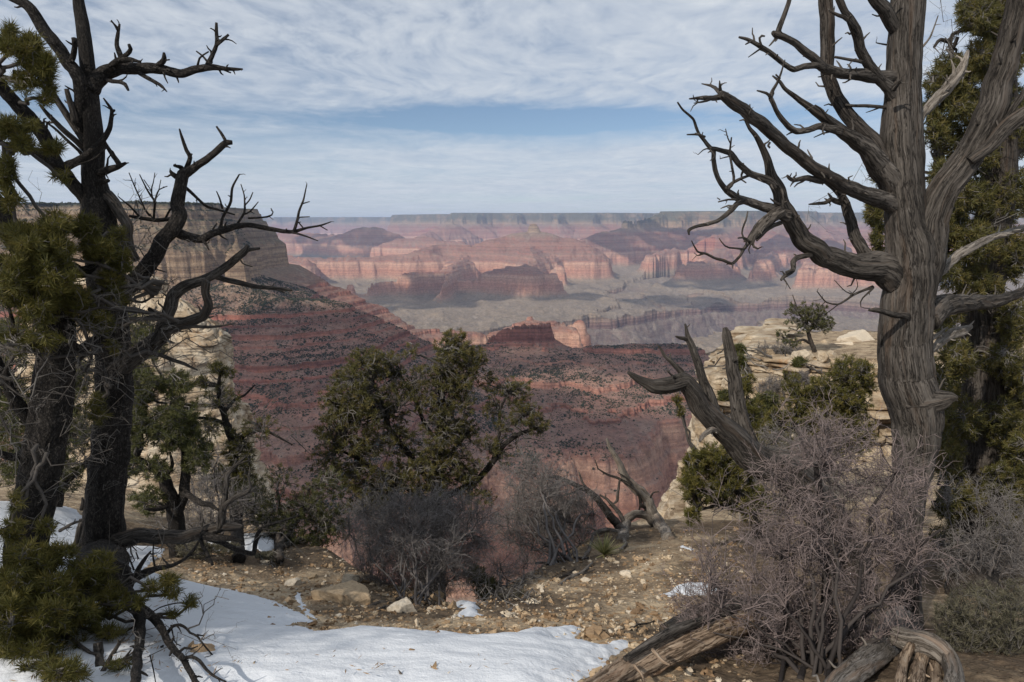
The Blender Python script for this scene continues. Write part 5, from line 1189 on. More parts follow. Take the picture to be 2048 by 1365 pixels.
R_.wood('branch', [("1770,526,30 1755,521,27 1733,510,26 1714,480,24 1700,440,22 1690,410,19 1683,393,16 1666,376,12 1650,364,8", dR, 3.75), ("1690,408,11 1683,405,12 1670,402,11 1663,399,10 1649,407,8 1630,408,6 1618,409,3", 3.75, 3.65), ("1665,400,7 1660,392,5 1656,387,3", 3.7, 3.68)], M_DEAD, nseg=16, rough=.12, groove=.24, step=.009)
R_.wood('branch', [("1792,560,66 1775,540,64 1755,532,62 1725,535,54 1700,532,50 1678,525,48 1655,515,45 1634,503,43 1617,490,41 1604,477,39 1590,458,36 1582,444,35 1572,425,33 1564,411,31 1558,385,27 1543,356,23 1537,335,18 1533,318,16 1527,300,14 1519,284,12 1510,270,10 1499,257,8 1490,238,7", dR, 3.3),
    ("1575,434,28 1560,428,24 1540,417,21 1520,412,18 1505,407,17 1490,402,15 1475,397,14 1454,383,12 1444,369,11 1435,353,10 1430,339,10 1427,320,9 1427,304,9 1416,291,8 1408,280,7 1399,270,6 1392,255,6 1386,239,5 1365,219,4 1355,205,3", 3.45, 3.0), ("1422,297,8 1434,299,9 1447,303,10 1460,307,12 1468,315,12 1476,326,13 1485,335,13 1497,346,14 1509,352,14 1533,359,16 1550,372,14", 3.1, 3.38),
    ("1410,274,5 1395,270,5 1374,270,3", 3.05, 3.0), ("1455,380,6 1466,368,6 1468,357,6 1464,335,5 1459,308,5 1461,290,4 1463,275,3", 3.2, 3.1), ("1461,288,3 1455,275,3 1451,258,2", 3.12, 3.1), ("1452,378,7 1462,368,7 1478,359,7 1505,349,5", 3.2, 3.3), ("1427,300,4 1410,298,3 1396,310,1.5", 3.1, 3.05), ("1483,360,3 1492,366,3", 3.25, 3.2), ("1470,312,4 1455,314,3 1440,318,2", 3.15, 3.1), ("1560,410,6 1550,405,5 1541,398,3", 3.4, 3.35), ("1420,300,3 1430,312,2 1420,322,2", 3.08, 3.05)], nseg=28, rough=.1, groove=.2, step=.009, wob=.25)
R_.wood('branch', [("1490,403,12 1475,407,10 1463,420,10 1451,431,9 1435,442,8 1416,448,8 1395,453,7 1378,461,7 1378,470,3", 3.3, 3.05), ("1474,400,5 1455,400,4 1437,404,3", 3.2, 3.1), ("1440,400,3 1434,396,2", 3.1, 3.1),
    ("1560,425,28 1546,433,28 1534,442,26 1524,451,25 1509,470,20 1500,480,14 1495,488,9 1487,499,7 1480,512,6 1465,528,6 1448,522,6 1429,517,5 1412,508,5 1396,504,4 1388,492,3 1383,482,2", 3.4, 3.1), ("1408,508,3 1396,512,2 1388,506,1.5", 3.13, 3.1), ("1509,473,7 1505,492,6 1515,498,4 1524,494,2", 3.25, 3.2), ("1491,484,5 1484,470,4 1485,459,4 1492,440,4 1495,424,3", 3.22, 3.3), ("1487,499,5 1472,497,4 1454,495,4 1445,487,3 1438,477,2", 3.2, 3.15), ("1465,528,3 1466,538,2", 3.18, 3.18), ("1562,446,10 1548,452,9 1531,462,8 1520,474,6 1513,482,4", 3.4, 3.3), ("1500,486,6 1492,478,5 1486,476,4 1476,477,3", 3.24, 3.2), ("1503,486,4 1497,500,3 1500,508,2", 3.22, 3.2)], nseg=16, rough=.14, groove=.25, step=.008, wob=.35)
R_.wood('branch', [("1622,510,12 1604,513,11 1592,517,12 1586,524,12 1586,539,11 1577,548,9 1568,554,8 1562,561,5", 3.55, 3.45), ("1566,556,4 1573,566,3 1581,579,2", 3.46, 3.44), ("1585,540,5 1572,545,5", 3.46, 3.44)], nseg=12, rough=.12, groove=.15)
R_.wood('branch', [("1815,632,14 1795,631,13 1770,625,12 1751,621,11 1738,621,5", 3.62, 3.5), ("1745,575,9 1733,579,6 1707,590,5 1678,609,4 1652,605,3 1634,583,2", 3.7, 3.5), ("1707,590,3 1690,583,2.4 1668,560,1.6", 3.62, 3.6), ("1678,608,2.5 1660,622,2 1645,632,1.6", 3.55, 3.5), ("1745,578,5 1722,600,3 1722,615,2 1740,618,2", 3.68, 3.65), ("1700,592,3 1715,575,2 1712,555,1.5", 3.6, 3.62), ("1650,604,2 1640,615,1.5", 3.52, 3.5)], nseg=10, rough=.12, groove=.15, wob=.4)
R_.wood('branch', [("1838,243,16 1844,229,16 1871,202,19 1902,168,22 1915,152,20 1926,133,16 1936,103,7", dR, 4.0), ("1905,165,9 1908,140,6 1902,120,2", 3.9, 3.9), ("1890,180,6 1895,165,4 1893,150,2", 3.88, 3.85), ("1840,100,5 1860,75,4 1876,32,2", 4.2, 4.3)], M_PALE, nseg=18, rough=.2, groove=.3, step=.008)
R_.wood('branch', [("1850,640,66 1868,620,58 1897,609,44 1925,606,38 1952,605,32 1980,602,30 2007,598,24 2048,583,18 2090,570,14", dR, 4.3)], nseg=24, rough=.12, groove=.25, step=.01)
R_.wood('branch', [("1855,705,16 1872,693,16 1897,671,21 1920,664,22 1941,653,9", dR, 4.1), ("1860,680,12 1878,668,9 1895,655,3", dR, 4.0), ("1865,556,18 1883,543,17 1900,525,17 1916,510,18 1940,497,17 1971,481,16 2010,467,14 2048,455,12 2080,446,10", dR, 4.2), ("1905,520,8 1915,508,7 1925,494,3", 3.9, 3.9)], M_PALE, nseg=18, rough=.14, groove=.28, step=.009)
R_.wood('burl', [("1810,806,84 1838,803,76 1862,799,58 1884,796,40 1902,795,24 1916,797,8", 3.74, 3.62)], nseg=30, rough=.10, groove=.2, step=.008)
R_.wood('root', [("1800,1235,56 1795,1262,60 1775,1285,60 1748,1312,58 1715,1340,56 1670,1375,56 1640,1420,56", 3.4, 2.3, 0, .93), ("1790,1270,44 1820,1281,50 1852,1287,50 1880,1300,46 1900,1322,40 1908,1350,38 1910,1420,40", 2.6, 2.2, 0, .92)], M_PALE, nseg=40, rough=.10, groove=.30, step=.008, wob=.1)
R_.wood('root', [("1850,1296,22 1842,1325,26 1835,1360,28 1830,1420,30", 2.5, 2.2, 0, .95), ("1876,1304,20 1872,1335,24 1872,1420,26", 2.5, 2.2, 0, .95), ("1822,1290,20 1806,1325,24 1795,1420,26", 2.5, 2.2, 0, .96)], M_LOG, nseg=16, rough=.2, groove=.34, step=.01)
# low forked snag in front of the outcrop
S_ = Tree('dead_snag', 'low grey forked snag leaning left in front of the cream outcrop', 'dead tree', G(1690, 1060)[0] + np.array([0, -3.0, 0.4]) * 0 , 4.3, M_DEAD)
S_.wood('trunk', [("1700,1130,96 1650,1030,88 1600,970,80 1563,937,72 1514,924,70 1480,893,64 1472,883,62 1455,866,59 1439,854,56 1425,840,52 1410,825,49 1398,812,46 1387,787,42 1367,763,39 1346,769,37 1325,773,36 1305,773,30 1290,766,22 1278,760,18 1266,752,13 1256,745,7", 4.6, 4.0)], nseg=44, rough=.07, groove=.2, step=.009, wob=.06)
S_.wood('branch', [("1428,830,30 1422,801,27 1415,785,24 1408,767,21 1403,750,19 1398,732,18 1387,702,16 1378,682,14 1374,668,9 1370,648,4", 4.25, 4.3), ("1380,684,10 1370,678,9 1360,676,7 1351,673,3", 4.3, 4.25)], nseg=18, rough=.1, groove=.18)
S_.wood('branch', [("1385,785,20 1370,756,16 1360,742,13 1350,732,11 1338,720,9 1329,712,8 1322,700,6 1315,690,3", 4.15, 4.1), ("1362,760,6 1345,752,5 1335,742,3", 4.1, 4.0)], nseg=14, rough=.1, groove=.15)
S_.wood('branch', [("1440,868,12 1425,860,14 1410,868,12 1400,882,7", 4.2, 4.0)], M_PALE, nseg=12, rough=.12, groove=.2)
S_.wood('broken_stem', [("1520,930,44 1500,885,38 1483,847,36 1478,820,34 1473,790,32 1468,755,30 1463,722,27 1458,695,24 1452,671,20 1449,656,9", 4.5, 4.7), ("1456,690,10 1458,672,8 1457,660,3", 4.66, 4.68), ("1468,722,8 1474,720,6", 4.6, 4.55)], nseg=20, rough=.12, groove=.22, end='sharp')
# dead crooked tree on the little ridge
dT = 8.2
T_ = Tree('dead_juniper', 'sprawling arched dead juniper on the stony ridge above the yucca', 'dead tree', G(1290, 1068)[0], dT, M_DEAD)
T_.wood('trunk', [("1336,1078,30 1325,1058,28 1307,1032,27 1300,1018,26 1295,1003,25 1285,988,23 1274,978,22 1253,961,19 1246,946,16 1241,932,14 1232,916,12 1224,903,10 1218,890,8 1213,877,4", dT, 8.0), ("1310,1050,20 1307,1045,20 1295,1032,18 1282,1028,18 1270,1028,18 1260,1033,20 1253,1042,22 1249,1060,26 1246,1080,28", 8.15, 8.0)], M_PALE, nseg=18, rough=.12, groove=.22, step=.02)
T_.wood('branch', [("1248,1066,22 1237,1052,21 1228,1042,20 1220,1032,19 1210,1018,17 1199,1003,16 1187,992,14 1175,982,13 1158,974,12 1141,966,10 1125,958,9 1108,953,7 1090,962,3", 8.0, 7.6), ("1250,1050,12 1240,1030,10 1225,1010,9 1215,1000,7 1200,990,4", 8.0, 8.2), ("1160,974,7 1150,985,6 1130,990,4 1105,1005,2", 7.7, 7.5), ("1180,985,7 1165,965,5 1158,945,3", 7.8, 7.9)], nseg=12, rough=.16, groove=.2, step=.02, wob=.3)
T_.wood('branch', [("1290,1015,9 1282,1011,8 1278,990,8 1262,972,7 1237,957,6 1215,950,5 1195,937,3", 8.1, 7.9), ("1298,1000,5 1306,986,4 1318,984,2", 8.1, 8.0), ("1240,958,5 1236,985,6 1234,1000,7 1228,1008,5", 7.95, 7.9), ("1262,970,5 1255,958,4 1235,945,2", 8, 7.95), ("1282,1008,5 1278,1020,4", 8.0, 8.0), ("1196,938,3 1190,920,2", 7.9, 7.9)], nseg=9, rough=.12, wob=.4)
T_.wood('root', [("1242,1066,12 1220,1060,10 1200,1062,9 1187,1068,8 1182,1085,8 1178,1100,8 1166,1118,6", 8.0, 7.2), ("1248,1075,10 1250,1090,9 1240,1100,4", 8, 7.6), ("1195,1064,6 1180,1055,5 1165,1058,3", 7.8, 7.6)], M_PALE, nseg=10, rough=.15, groove=.2)
# living trees behind the dead one
dU = 6.0
U_ = Tree('pinyon_pine', 'tall living pinyon with dark olive needles behind the big dead juniper', 'tree', G(1965, 1130)[0], dU, M_JUNIPER)
U_.wood('trunk', [("1990,-40,40 1995,100,48 2005,250,58 1995,400,64 1978,520,70 1968,640,74 1968,760,76 1965,880,80 1958,1000,84 1950,1100,92 1945,1190,110", 6.2, dU)], nseg=34, rough=.16, groove=.22, step=.02, wob=.06)
U_.wood('branch', [("1990,140,14 1950,150,12 1910,180,10 1870,200,8", 6.2, 5.9), ("2000,300,18 1950,330,14 1890,350,10 1850,345,6", 6.2, 5.8), ("2000,330,16 2040,300,13 2080,250,10", 6.2, 6.3), ("1985,470,16 1930,500,12 1880,510,9", 6.1, 5.8), ("1975,560,16 2030,540,12 2080,500,10", 6.1, 6.4), ("1968,700,16 1920,720,12 1880,760,8", 6, 5.7), ("1968,820,14 2020,800,11 2070,770,8", 6, 6.2), ("1960,930,14 1900,960,10 1870,1010,7", 6, 5.7), ("1960,1000,14 2000,960,11 2048,930,8", 6, 5.6), ("1895,350,8 1820,360,7 1770,345,6 1745,350,4", 5.9, 5.6), ("1890,430,7 1810,425,6 1750,420,4", 5.9, 5.7),
    ("1955,1060,26 1990,1020,24 2010,985,14 2020,970,5", 5.8, 5.4), ("1900,85,8 1880,80,7 1868,95,5", 6, 5.9), ("1985,60,9 1930,60,8 1905,70,7 1900,90,8 1905,100,8 1915,75,7", 6.2, 5.9)], nseg=12, rough=.14, groove=.1, step=.03)
foliage(U_, [(1960, 30, 55, 50, 6.0, .5, 1.1), (2020, 60, 50, 70, 6.3, .5, 1), (1985, 120, 66, 56, 6.1, .5, 1.1), (1905, 130, 40, 24, 5.9, .3, .7), (1880, 170, 36, 40, 5.9, .4, .8), (1925, 215, 56, 46, 6.0, .5, 1), (1875, 265, 36, 44, 5.9, .4, .9), (1945, 300, 60, 54, 6.0, .5, 1.1), (2030, 250, 40, 80, 6.4, .5, 1), (2020, 390, 46, 70, 6.3, .5, 1), (1885, 350, 36, 40, 5.8, .4, .8), (1940, 400, 60, 50, 5.9, .5, 1),
             (1762, 355, 20, 32, 5.6, .25, 1.1), (1750, 420, 26, 40, 5.6, .25, 1), (1755, 480, 22, 36, 5.6, .25, .6), (1895, 450, 44, 44, 5.8, .4, .8), (1950, 490, 60, 50, 5.8, .5, 1), (2030, 510, 40, 60, 6.1, .4, 1), (1900, 545, 40, 40, 5.7, .4, .7), (1960, 580, 56, 46, 5.8, .4, .8), (2030, 640, 40, 60, 5.9, .4, .9), (1895, 640, 36, 50, 5.7, .4, .6), (2010, 720, 50, 50, 5.8, .4, .6), (1890, 760, 40, 50, 5.6, .4, .6), (1930, 840, 50, 50, 5.6, .4, .6), (2010, 850, 46, 60, 5.8, .4, .7), (1895, 920, 44, 50, 5.5, .4, .6), (2010, 960, 50, 50, 5.6, .4, .5), (1900, 1010, 40, 40, 5.5, .3, .5), (2010, 1060, 50, 40, 5.5, .3, .5), (1890, 1080, 40, 30, 5.5, .3, .3), (1920, 720, 40, 40, 5.5, .3, .7), (2050, 760, 40, 60, 5.9, .4, .8), (1885, 860, 30, 40, 5.4, .3, .6), (2040, 900, 40, 50, 5.6, .4, .7), (1930, 1000, 50, 40, 5.4, .3, .5), (2045, 1020, 40, 60, 5.4, .3, .6), (1930, 160, 40, 40, 6.0, .4, .7), (1860, 220, 22, 30, 5.9, .3, .6), (1990, 20, 60, 50, 6.2, .4, .8), (2000, 200, 50, 50, 6.2, .4, .8)],
        8000, 24, .052, .0050, M_NEEDLE2, 17, twig=.0034, bare=.7, up=.1)
V_ = Tree('pinyon_bush', 'low dense dark pinyon bush on the slope before the cream outcrop', 'bush', G(1650, 960)[0], 11.0, M_PINYON)
V_.wood('stem', [("1650,960,24 1650,880,20 1660,820,14 1690,760,9", 11, 11), ("1650,900,14 1610,840,11 1590,800,7", 11, 10.8), ("1652,880,14 1700,820,10 1730,780,7", 11, 11.2)], nseg=10, step=.04)
foliage(V_, [(1700, 745, 46, 36, 11, .6, 1), (1650, 785, 50, 40, 11, .6, 1.1), (1600, 800, 40, 36, 10.8, .5, 1), (1690, 810, 60, 44, 11, .6, 1), (1620, 850, 60, 50, 10.8, .6, .9), (1700, 870, 60, 50, 11, .6, .9), (1580, 760, 24, 22, 10.8, .4, .7), (1730, 760, 30, 40, 11.2, .4, .9), (1545, 850, 46, 36, 10.8, .5, .8), (1510, 900, 40, 46, 10.8, .5, .8), (1570, 910, 50, 40, 10.8, .5, .6), (1640, 930, 60, 40, 10.8, .5, .6)], 2300, 24, .070, .0075, M_NEEDLE, 19, twig=.006, bare=.7)
X_ = Tree('pinyon_bush', 'green pinyon bush hanging below the leaning snag at the path', 'bush', G(1500, 1060)[0], 6.4, M_PINYON)
X_.wood('stem', [("1520,1080,20 1500,1020,16 1470,980,12 1430,950,9 1400,940,5", 6.4, 6.2), ("1490,1010,10 1440,1010,8 1400,1020,5", 6.4, 6.1), ("1510,1040,12 1500,960,9 1480,900,6 1475,850,4", 6.4, 6.6), ("1475,900,7 1490,820,5 1495,780,3", 6.6, 6.7)], nseg=10, step=.03)
foliage(X_, [(1390, 930, 30, 36, 6.2, .3, 1), (1430, 920, 44, 36, 6.3, .3, 1), (1380, 970, 26, 36, 6.1, .25, 1.1), (1430, 980, 50, 36, 6.2, .3, .8), (1385, 1025, 18, 30, 6.1, .2, 1), (1470, 950, 44, 50, 6.4, .3, .8), (1500, 1010, 50, 40, 6.4, .3, .5), (1490, 770, 22, 26, 6.7, .2, 1), (1505, 830, 26, 40, 6.7, .25, .8), (1480, 870, 24, 30, 6.6, .2, .6), (1356, 802, 12, 12, 6.2, .1, .8), (1362, 822, 9, 14, 6.2, .1, .8)], 1100, 30, .048, .0048, M_NEEDLE, 23, twig=.0034, bare=.7)
dJ = 32.6
J_ = Tree('juniper_tree', 'small windswept juniper alone on the sandy top of the cream outcrop', 'tree', G(1634, 716)[0], dJ, M_JUNIPER)
J_.wood('trunk', [("1638,722,14 1634,714,12 1628,700,11 1622,685,10 1617,668,9 1612,650,7 1600,630,5 1590,615,3", 32.6, 32.6), ("1622,688,6 1606,680,6 1590,684,5 1575,680,3", 32.6, 32.0), ("1616,665,6 1635,645,5 1655,640,3", 32.6, 32.9), ("1598,628,3 1590,605,2.4 1585,590,1.6", 32.6, 32.6)], nseg=12, step=.08, rough=.14, groove=.15)
foliage(J_, [(1600, 618, 30, 18, 32.6, 1, 1), (1625, 632, 40, 26, 32.6, 1.2, 1), (1600, 650, 34, 20, 32.4, 1, .8), (1645, 652, 26, 16, 32.8, .8, 1), (1580, 685, 22, 13, 32.0, .8, 1.4), (1562, 672, 16, 13, 32, .6, 1), (1660, 645, 14, 14, 32.8, .5, .8), (1580, 630, 14, 16, 32.4, .5, .5), (1640, 620, 24, 14, 32.6, .8, .8)], 720, 16, .12, .020, M_SPRIG, 29, twig=.014, bare=.6, gap=.25)
dead_twigs(U_, 130, .35, .0036, (1740, 2100, 0, 1150), 98)
dead_twigs(X_, 60, .25, .0036, (1300, 1560, 740, 1080), 101)
Y_ = Tree('pinyon_bush', 'dark pinyon thicket filling the space right of the tall living pinyon', 'bush', G(2010, 1060)[0], 9.0, M_PINYON)
Y_.wood('stem', [("2010,1070,24 2015,1000,20 2020,900,16 2030,800,10", 9, 9), ("2010,1040,16 1950,960,12 1910,880,8", 9, 8.8), ("2012,1020,16 2070,940,12 2100,860,8", 9, 9)], nseg=10, step=.04)
foliage(Y_, [(1905, 800, 40, 70, 8.8, .6, 1), (1920, 930, 50, 60, 8.8, .6, 1), (2030, 780, 60, 70, 9, .6, 1), (2040, 920, 60, 70, 9, .6, 1), (1990, 700, 60, 60, 9, .6, .8), (1900, 690, 36, 60, 8.8, .5, .7), (1920, 1020, 50, 40, 8.8, .5, .8)], 1500, 26, .06, .0065, M_NEEDLE2, 37, twig=.004, bare=.7)
dead_twigs(Y_, 60, .4, .005, (1850, 2120, 640, 1080), 103)
# the pinyon standing behind the viewer's left shoulder, whose shade falls on the trees at the left
N_ = Tree('pinyon_pine', 'full crowned pinyon standing behind the viewpoint, shading the two left pines', 'tree', (-5.6, -1.2, -1.75), 5.0, M_PINYON)
def pole(pts):
    mb = MB(); c = bark_tube(mb, np.array(pts), 14, .05, .16, .1, 0, 5, 'sharp', .2); N_.paths.append(c); return mb
pole([(-5.6, -1.2, -1.95, .16), (-5.5, -1.1, -.2, .13), (-5.7, -1.0, 1.6, .10), (-5.5, -.9, 3.4, .06), (-5.45, -.9, 4.8, .02)]).build('trunk', M_PINYON, N_.root)
for a in range(11):
    z_ = .2 + a * .4; an_ = a * 2.4; ln_ = 1.9 - .12 * a
    pole([(-5.55, -1.05, z_, .05), (-5.55 + .5 * ln_ * math.cos(an_), -1.05 + .5 * ln_ * math.sin(an_), z_ + .25, .035), (-5.55 + ln_ * math.cos(an_), -1.05 + ln_ * math.sin(an_), z_ + .3, .01)]).build('branch', M_PINYON, N_.root)
rs = np.random.RandomState(77); mb = MB()
nd_ = np.concatenate([c[len(c) // 3:, :3] for c in N_.paths[1:]]); nd_ = nd_[rs.randint(0, len(nd_), 1500)]
tp_ = nd_ + rs.normal(size=nd_.shape) * np.array([.32, .32, .26]); tw_ = MB()
tubes(tw_, twig_paths(nd_, tp_, rs, 4, .2), .004 * np.linspace(1, .5, 4)[None] * np.ones((len(nd_), 1)), 3, tone=rs.rand(len(nd_)))
needles(mb, tp_, tp_ - nd_ + np.array([0, 0, .15]), 26, .05, .007, rs, .95)
mb.build('crown', M_NEEDLE, N_.root); tw_.build('branchlet_growth', M_TWIG, N_.root)
# ------------------------------------------------------------------ bare shrubs
def shrub(name, label, base, D, blobs, nstem, nshoot, l2, l3, rad, mat, seed, group=None, stemmat=None, tone0=0.0, extra=None, up=.1, cat='shrub', thorn=.9):
    """blobs: (px, py, rx, ry, rD, share)"""
    rs = np.random.RandomState(seed)
    root = empty(name, base, label, cat, group)
    tot = sum(b[2] * b[3] * b[5] for b in blobs)
    stem, tw = MB(), MB()
    tg = []
    for (px, py, rx, ry, rD, sh) in blobs:
        n = max(3, int(nshoot * rx * ry * sh / tot)); q_ = unit(rs.normal(size=(n, 3))) * rs.rand(n, 1) ** .4
        tg.append(P(px + q_[:, 0] * rx, py + q_[:, 1] * ry, D + q_[:, 2] * rD))
    tg = np.concatenate(tg)
    st = tg[rs.choice(len(tg), nstem, replace=False)]
    b0 = np.asarray(base)[None] + rs.normal(size=(nstem, 3)) * np.array([.05, .05, 0]) * D / 3
    sp = twig_paths(b0, st, rs, 9, .06)
    sr = rad * np.linspace(2.7, 1.2, 9)[None] * rs.uniform(.6, 1.5, (nstem, 1))
    if extra:
        for e in extra:
            bark_tube(stem, limb_path(e[0], e[1], e[2]), 9, .014, .1, .05, 0, seed, 'sharp', .3)
    tubes(stem, sp, sr, 7, tone=rs.rand(nstem) * .4, rad=np.full(nstem, rad * 2.2), ca=np.zeros(nstem), sa=np.ones(nstem))
    nodes = sp[:, 2:].reshape(-1, 3)
    j = (((tg[:, None] - nodes[None]) ** 2).sum(-1) * (1 + .6 * rs.rand(len(tg), len(nodes)))).argmin(1)
    S = nodes[j]; Dv = tg - S; L = np.linalg.norm(Dv, axis=1)
    lv = grow(rs, S, Dv, np.minimum(L, .5 * D / 3), np.full(len(S), rad * 1.15) * rs.uniform(.7, 1.3, len(S)), [(l2[0], 1.0, l2[2], .72)], up, 6, .11)
    for k, (p, r) in enumerate(lv[:1]): tubes(tw, p, r, 4, tone=np.clip(tone0 + rs.rand(len(p)) * .6, 0, 1))
    # twigs of a set length, standing well out
    def side(p, n, length, ang, r0, lo):
        M, K = p.shape[:2]; par = np.repeat(np.arange(M), n); i0 = rs.randint(1, K - 1, len(par))
        S2 = p[par, i0] + (p[par, i0 + 1] - p[par, i0]) * rs.rand(len(par), 1); t_ = unit(p[par, i0 + 1] - p[par, i0])
        pr_ = unit(np.cross(t_, rand_unit(rs, len(par)))); a_ = ang * rs.uniform(.6, 1.3, (len(par), 1))
        d_ = unit(t_ * np.cos(a_) + pr_ * np.sin(a_) + np.array([0, 0, up]))
        E2 = S2 + d_ * (length * rs.uniform(.4, 1.4, (len(par), 1)))
        pp = twig_paths(S2, E2, rs, 4, .07)
        tubes(tw, pp, r0 * np.linspace(1, .45, 4)[None] * rs.uniform(.7, 1.25, (len(par), 1)), 3, tone=np.clip(lo + rs.rand(len(par)) * .7, 0, 1))
        return pp
    p2 = side(lv[0][0], l2[0], l2[1], l2[2], rad * .72, tone0 + .15)
    p3 = side(p2, l3[0], l3[1], thorn, rad * .52, tone0 + .3)
    if len(l3) > 2: side(p3, l3[2], l3[1] * .6, thorn, rad * .40, tone0 + .35)
    stem.build('stem', stemmat or mat, root); tw.build('twig_growth', mat, root)
    return root
shrub('bare_shrub', 'large leafless shrub of tangled reddish-grey thorny twigs before the big dead juniper', G(1640, 1345)[0], 2.75,
      [(1620, 1080, 210, 230, .34, 1), (1500, 1230, 130, 120, .28, 1), (1790, 1030, 110, 160, .3, .8), (1640, 900, 150, 90, .3, .7), (1700, 1230, 150, 120, .26, .8), (1440, 1130, 70, 80, .2, .8), (1400, 1250, 70, 90, .2, 1.0), (1600, 1300, 220, 70, .2, 1.3), (1850, 1130, 60, 90, .25, .5), (1480, 1320, 110, 60, .2, 1.2), (1690, 1335, 130, 50, .2, 1.3)],
      22, 430, (7, .10, 1.0), (3, .055, 1), .0027, M_PINK, 41, stemmat=M_STEM,
      extra=[("1600,1360,17 1625,1290,17 1648,1210,16 1652,1130,15 1645,1050,13 1640,980,14 1630,930,10", 2.7, 2.75), ("1655,1380,14 1662,1280,13 1660,1200,12 1680,1130,13 1700,1060,10", 2.65, 2.8), ("1560,1370,10 1572,1280,10 1570,1190,12 1560,1100,9", 2.6, 2.7), ("1660,1300,16 1710,1250,13 1770,1190,11 1830,1100,8 1880,1060,5", 2.6, 2.6)])
shrub('bare_bush', 'grey leafless bush standing in front of the rounded middle pine', G(835, 1215)[0], 4.75,
      [(840, 1090, 150, 95, .55, 1), (760, 1060, 70, 80, .4, .7), (900, 1040, 90, 60, .4, .7), (830, 1170, 100, 50, .4, .6), (940, 1120, 50, 60, .3, .4)], 24, 380, (8, .12, .95), (4, .06, 1), .0026, M_BUSH, 43)
shrub('bare_bush', 'grey leafless bush to the left of the arched dead juniper', G(1135, 1128)[0], 7.4,
      [(1090, 1000, 80, 70, .6, 1), (1060, 1060, 80, 60, .6, .8), (1140, 1050, 60, 60, .5, .8), (1050, 950, 40, 40, .4, .4)], 18, 230, (7, .2, .95), (3, .1, 1), .0042, M_BUSH, 47)
shrub('bare_bush', 'small thin leafless bush on the gully bank below the middle pine', G(1020, 1190)[0], 5.2, [(1040, 1150, 60, 50, .35, 1), (980, 1170, 50, 40, .3, .8)], 10, 90, (6, .1, .95), (3, .05), .0022, M_BUSH, 49)
shrub('bare_bush', 'dark leafless bush at the foot of the tall living pinyon', G(1990, 1180)[0], 4.6, [(1990, 1060, 70, 100, .5, 1), (1930, 1120, 60, 70, .4, 1), (2040, 1120, 40, 80, .4, 1), (1900, 1000, 40, 60, .4, .5)], 16, 100, (7, .14, .95), (3, .06, 1), .0026, M_BUSH, 53)
shrub('bare_bush', 'grey leafless bush against the foot of the pale limestone tower', G(420, 1090)[0], 6.4, [(440, 1010, 90, 50, .5, 1), (400, 940, 60, 50, .5, .6), (360, 1060, 60, 30, .4, .6)], 14, 130, (6, .16, .95), (3, .08), .0034, M_BUSH, 57)
shrub('bare_bush', 'low leafless bush below the twin greens of the outcrop face', G(1560, 1010)[0], 9.0, [(1560, 920, 90, 60, .8, 1), (1620, 960, 90, 50, .8, 1), (1490, 960, 50, 60, .6, .7)], 16, 170, (7, .22, .95), (3, .11, 1), .005, M_BUSH, 59)
shrub('bare_bush', 'wiry leafless bush on the sandy outcrop top by the small juniper', G(1560, 715)[0], 31.5, [(1560, 703, 26, 14, .6, 1), (1530, 700, 18, 10, .5, 1), (1600, 700, 12, 8, .3, .6)], 10, 90, (6, .25, .95), (3, .12), .010, M_BUSH, 61)

for i_, (px, py, rx, ry, D, lab) in enumerate(((1545, 775, 30, 20, 27.2, 'bare scrubby bush clinging to the cream outcrop face below the small juniper'), (1470, 835, 26, 24, 28.5, 'bare scrubby bush at the left corner of the outcrop face'), (1600, 760, 24, 14, 26.8, 'bare low bush on the lower step of the outcrop, right of the other clinging bush'))):
    shrub('bare_bush', lab, P(px, py + ry, D), D, [(px, py, rx, ry, .6, 1)], 10, 70, (6, .22, .95), (3, .11), .009, M_BUSH, 111 + i_)
def leafy(name, label, base, D, blobs, nstem, nleafs, ll, lw, rad, mat, seed, stemmat=None, nn=9, cat='bush'):
    rs = np.random.RandomState(seed); root = empty(name, base, label, cat)
    leaf, tw = MB(), MB(); tot = sum(b[2] * b[3] for b in blobs)
    for (px, py, rx, ry, rD) in blobs:
        n = max(5, int(nleafs * rx * ry / tot)); q_ = unit(rs.normal(size=(n, 3))) * rs.rand(n, 1) ** .4
        E = P(px + q_[:, 0] * rx, py + q_[:, 1] * ry, D + q_[:, 2] * rD)
        ns = max(3, nstem * n // nleafs); i = rs.choice(n, ns, replace=False)
        b0 = np.asarray(base)[None] + rs.normal(size=(ns, 3)) * np.array([.06, .06, 0]) * D / 3
        sp = twig_paths(b0, E[i], rs, 7, .14); tubes(tw, sp, rad * np.linspace(2, .8, 7)[None] * np.ones((ns, 1)), 4, tone=rs.rand(ns))
        nodes = sp[:, 1:].reshape(-1, 3); S = nodes[((E[:, None] - nodes[None]) ** 2).sum(-1).argmin(1)]
        tubes(tw, twig_paths(S, E, rs, 4, .15), rad * np.linspace(.8, .4, 4)[None] * np.ones((n, 1)), 3, tone=rs.rand(n))
        needles(leaf, E, unit(E - S) + np.array([0, 0, .5]), nn, ll, lw, rs, .7)
    tw.build('stem', stemmat or M_TWIG, root); leaf.build('leaf_growth', mat, root)
    return root
leafy('sagebrush', 'grey-green sagebrush clump in front of the arched bleached root', P(1970, 1440, 2.9), 2.9, [(1960, 1230, 80, 70, .3), (2025, 1240, 50, 90, .3), (1925, 1300, 60, 70, .25), (1990, 1330, 90, 70, .25), (1900, 1240, 40, 50, .2)], 160, 2600, .024, .0024, .0011, M_SAGE, 71)
leafy('sagebrush', 'small round grey-green sagebrush on the gully edge below the yucca', G(1010, 1222)[0], 4.6, [(1012, 1205, 28, 18, .12), (1040, 1195, 18, 14, .1)], 24, 420, .03, .0035, .0016, M_SAGE, 73)
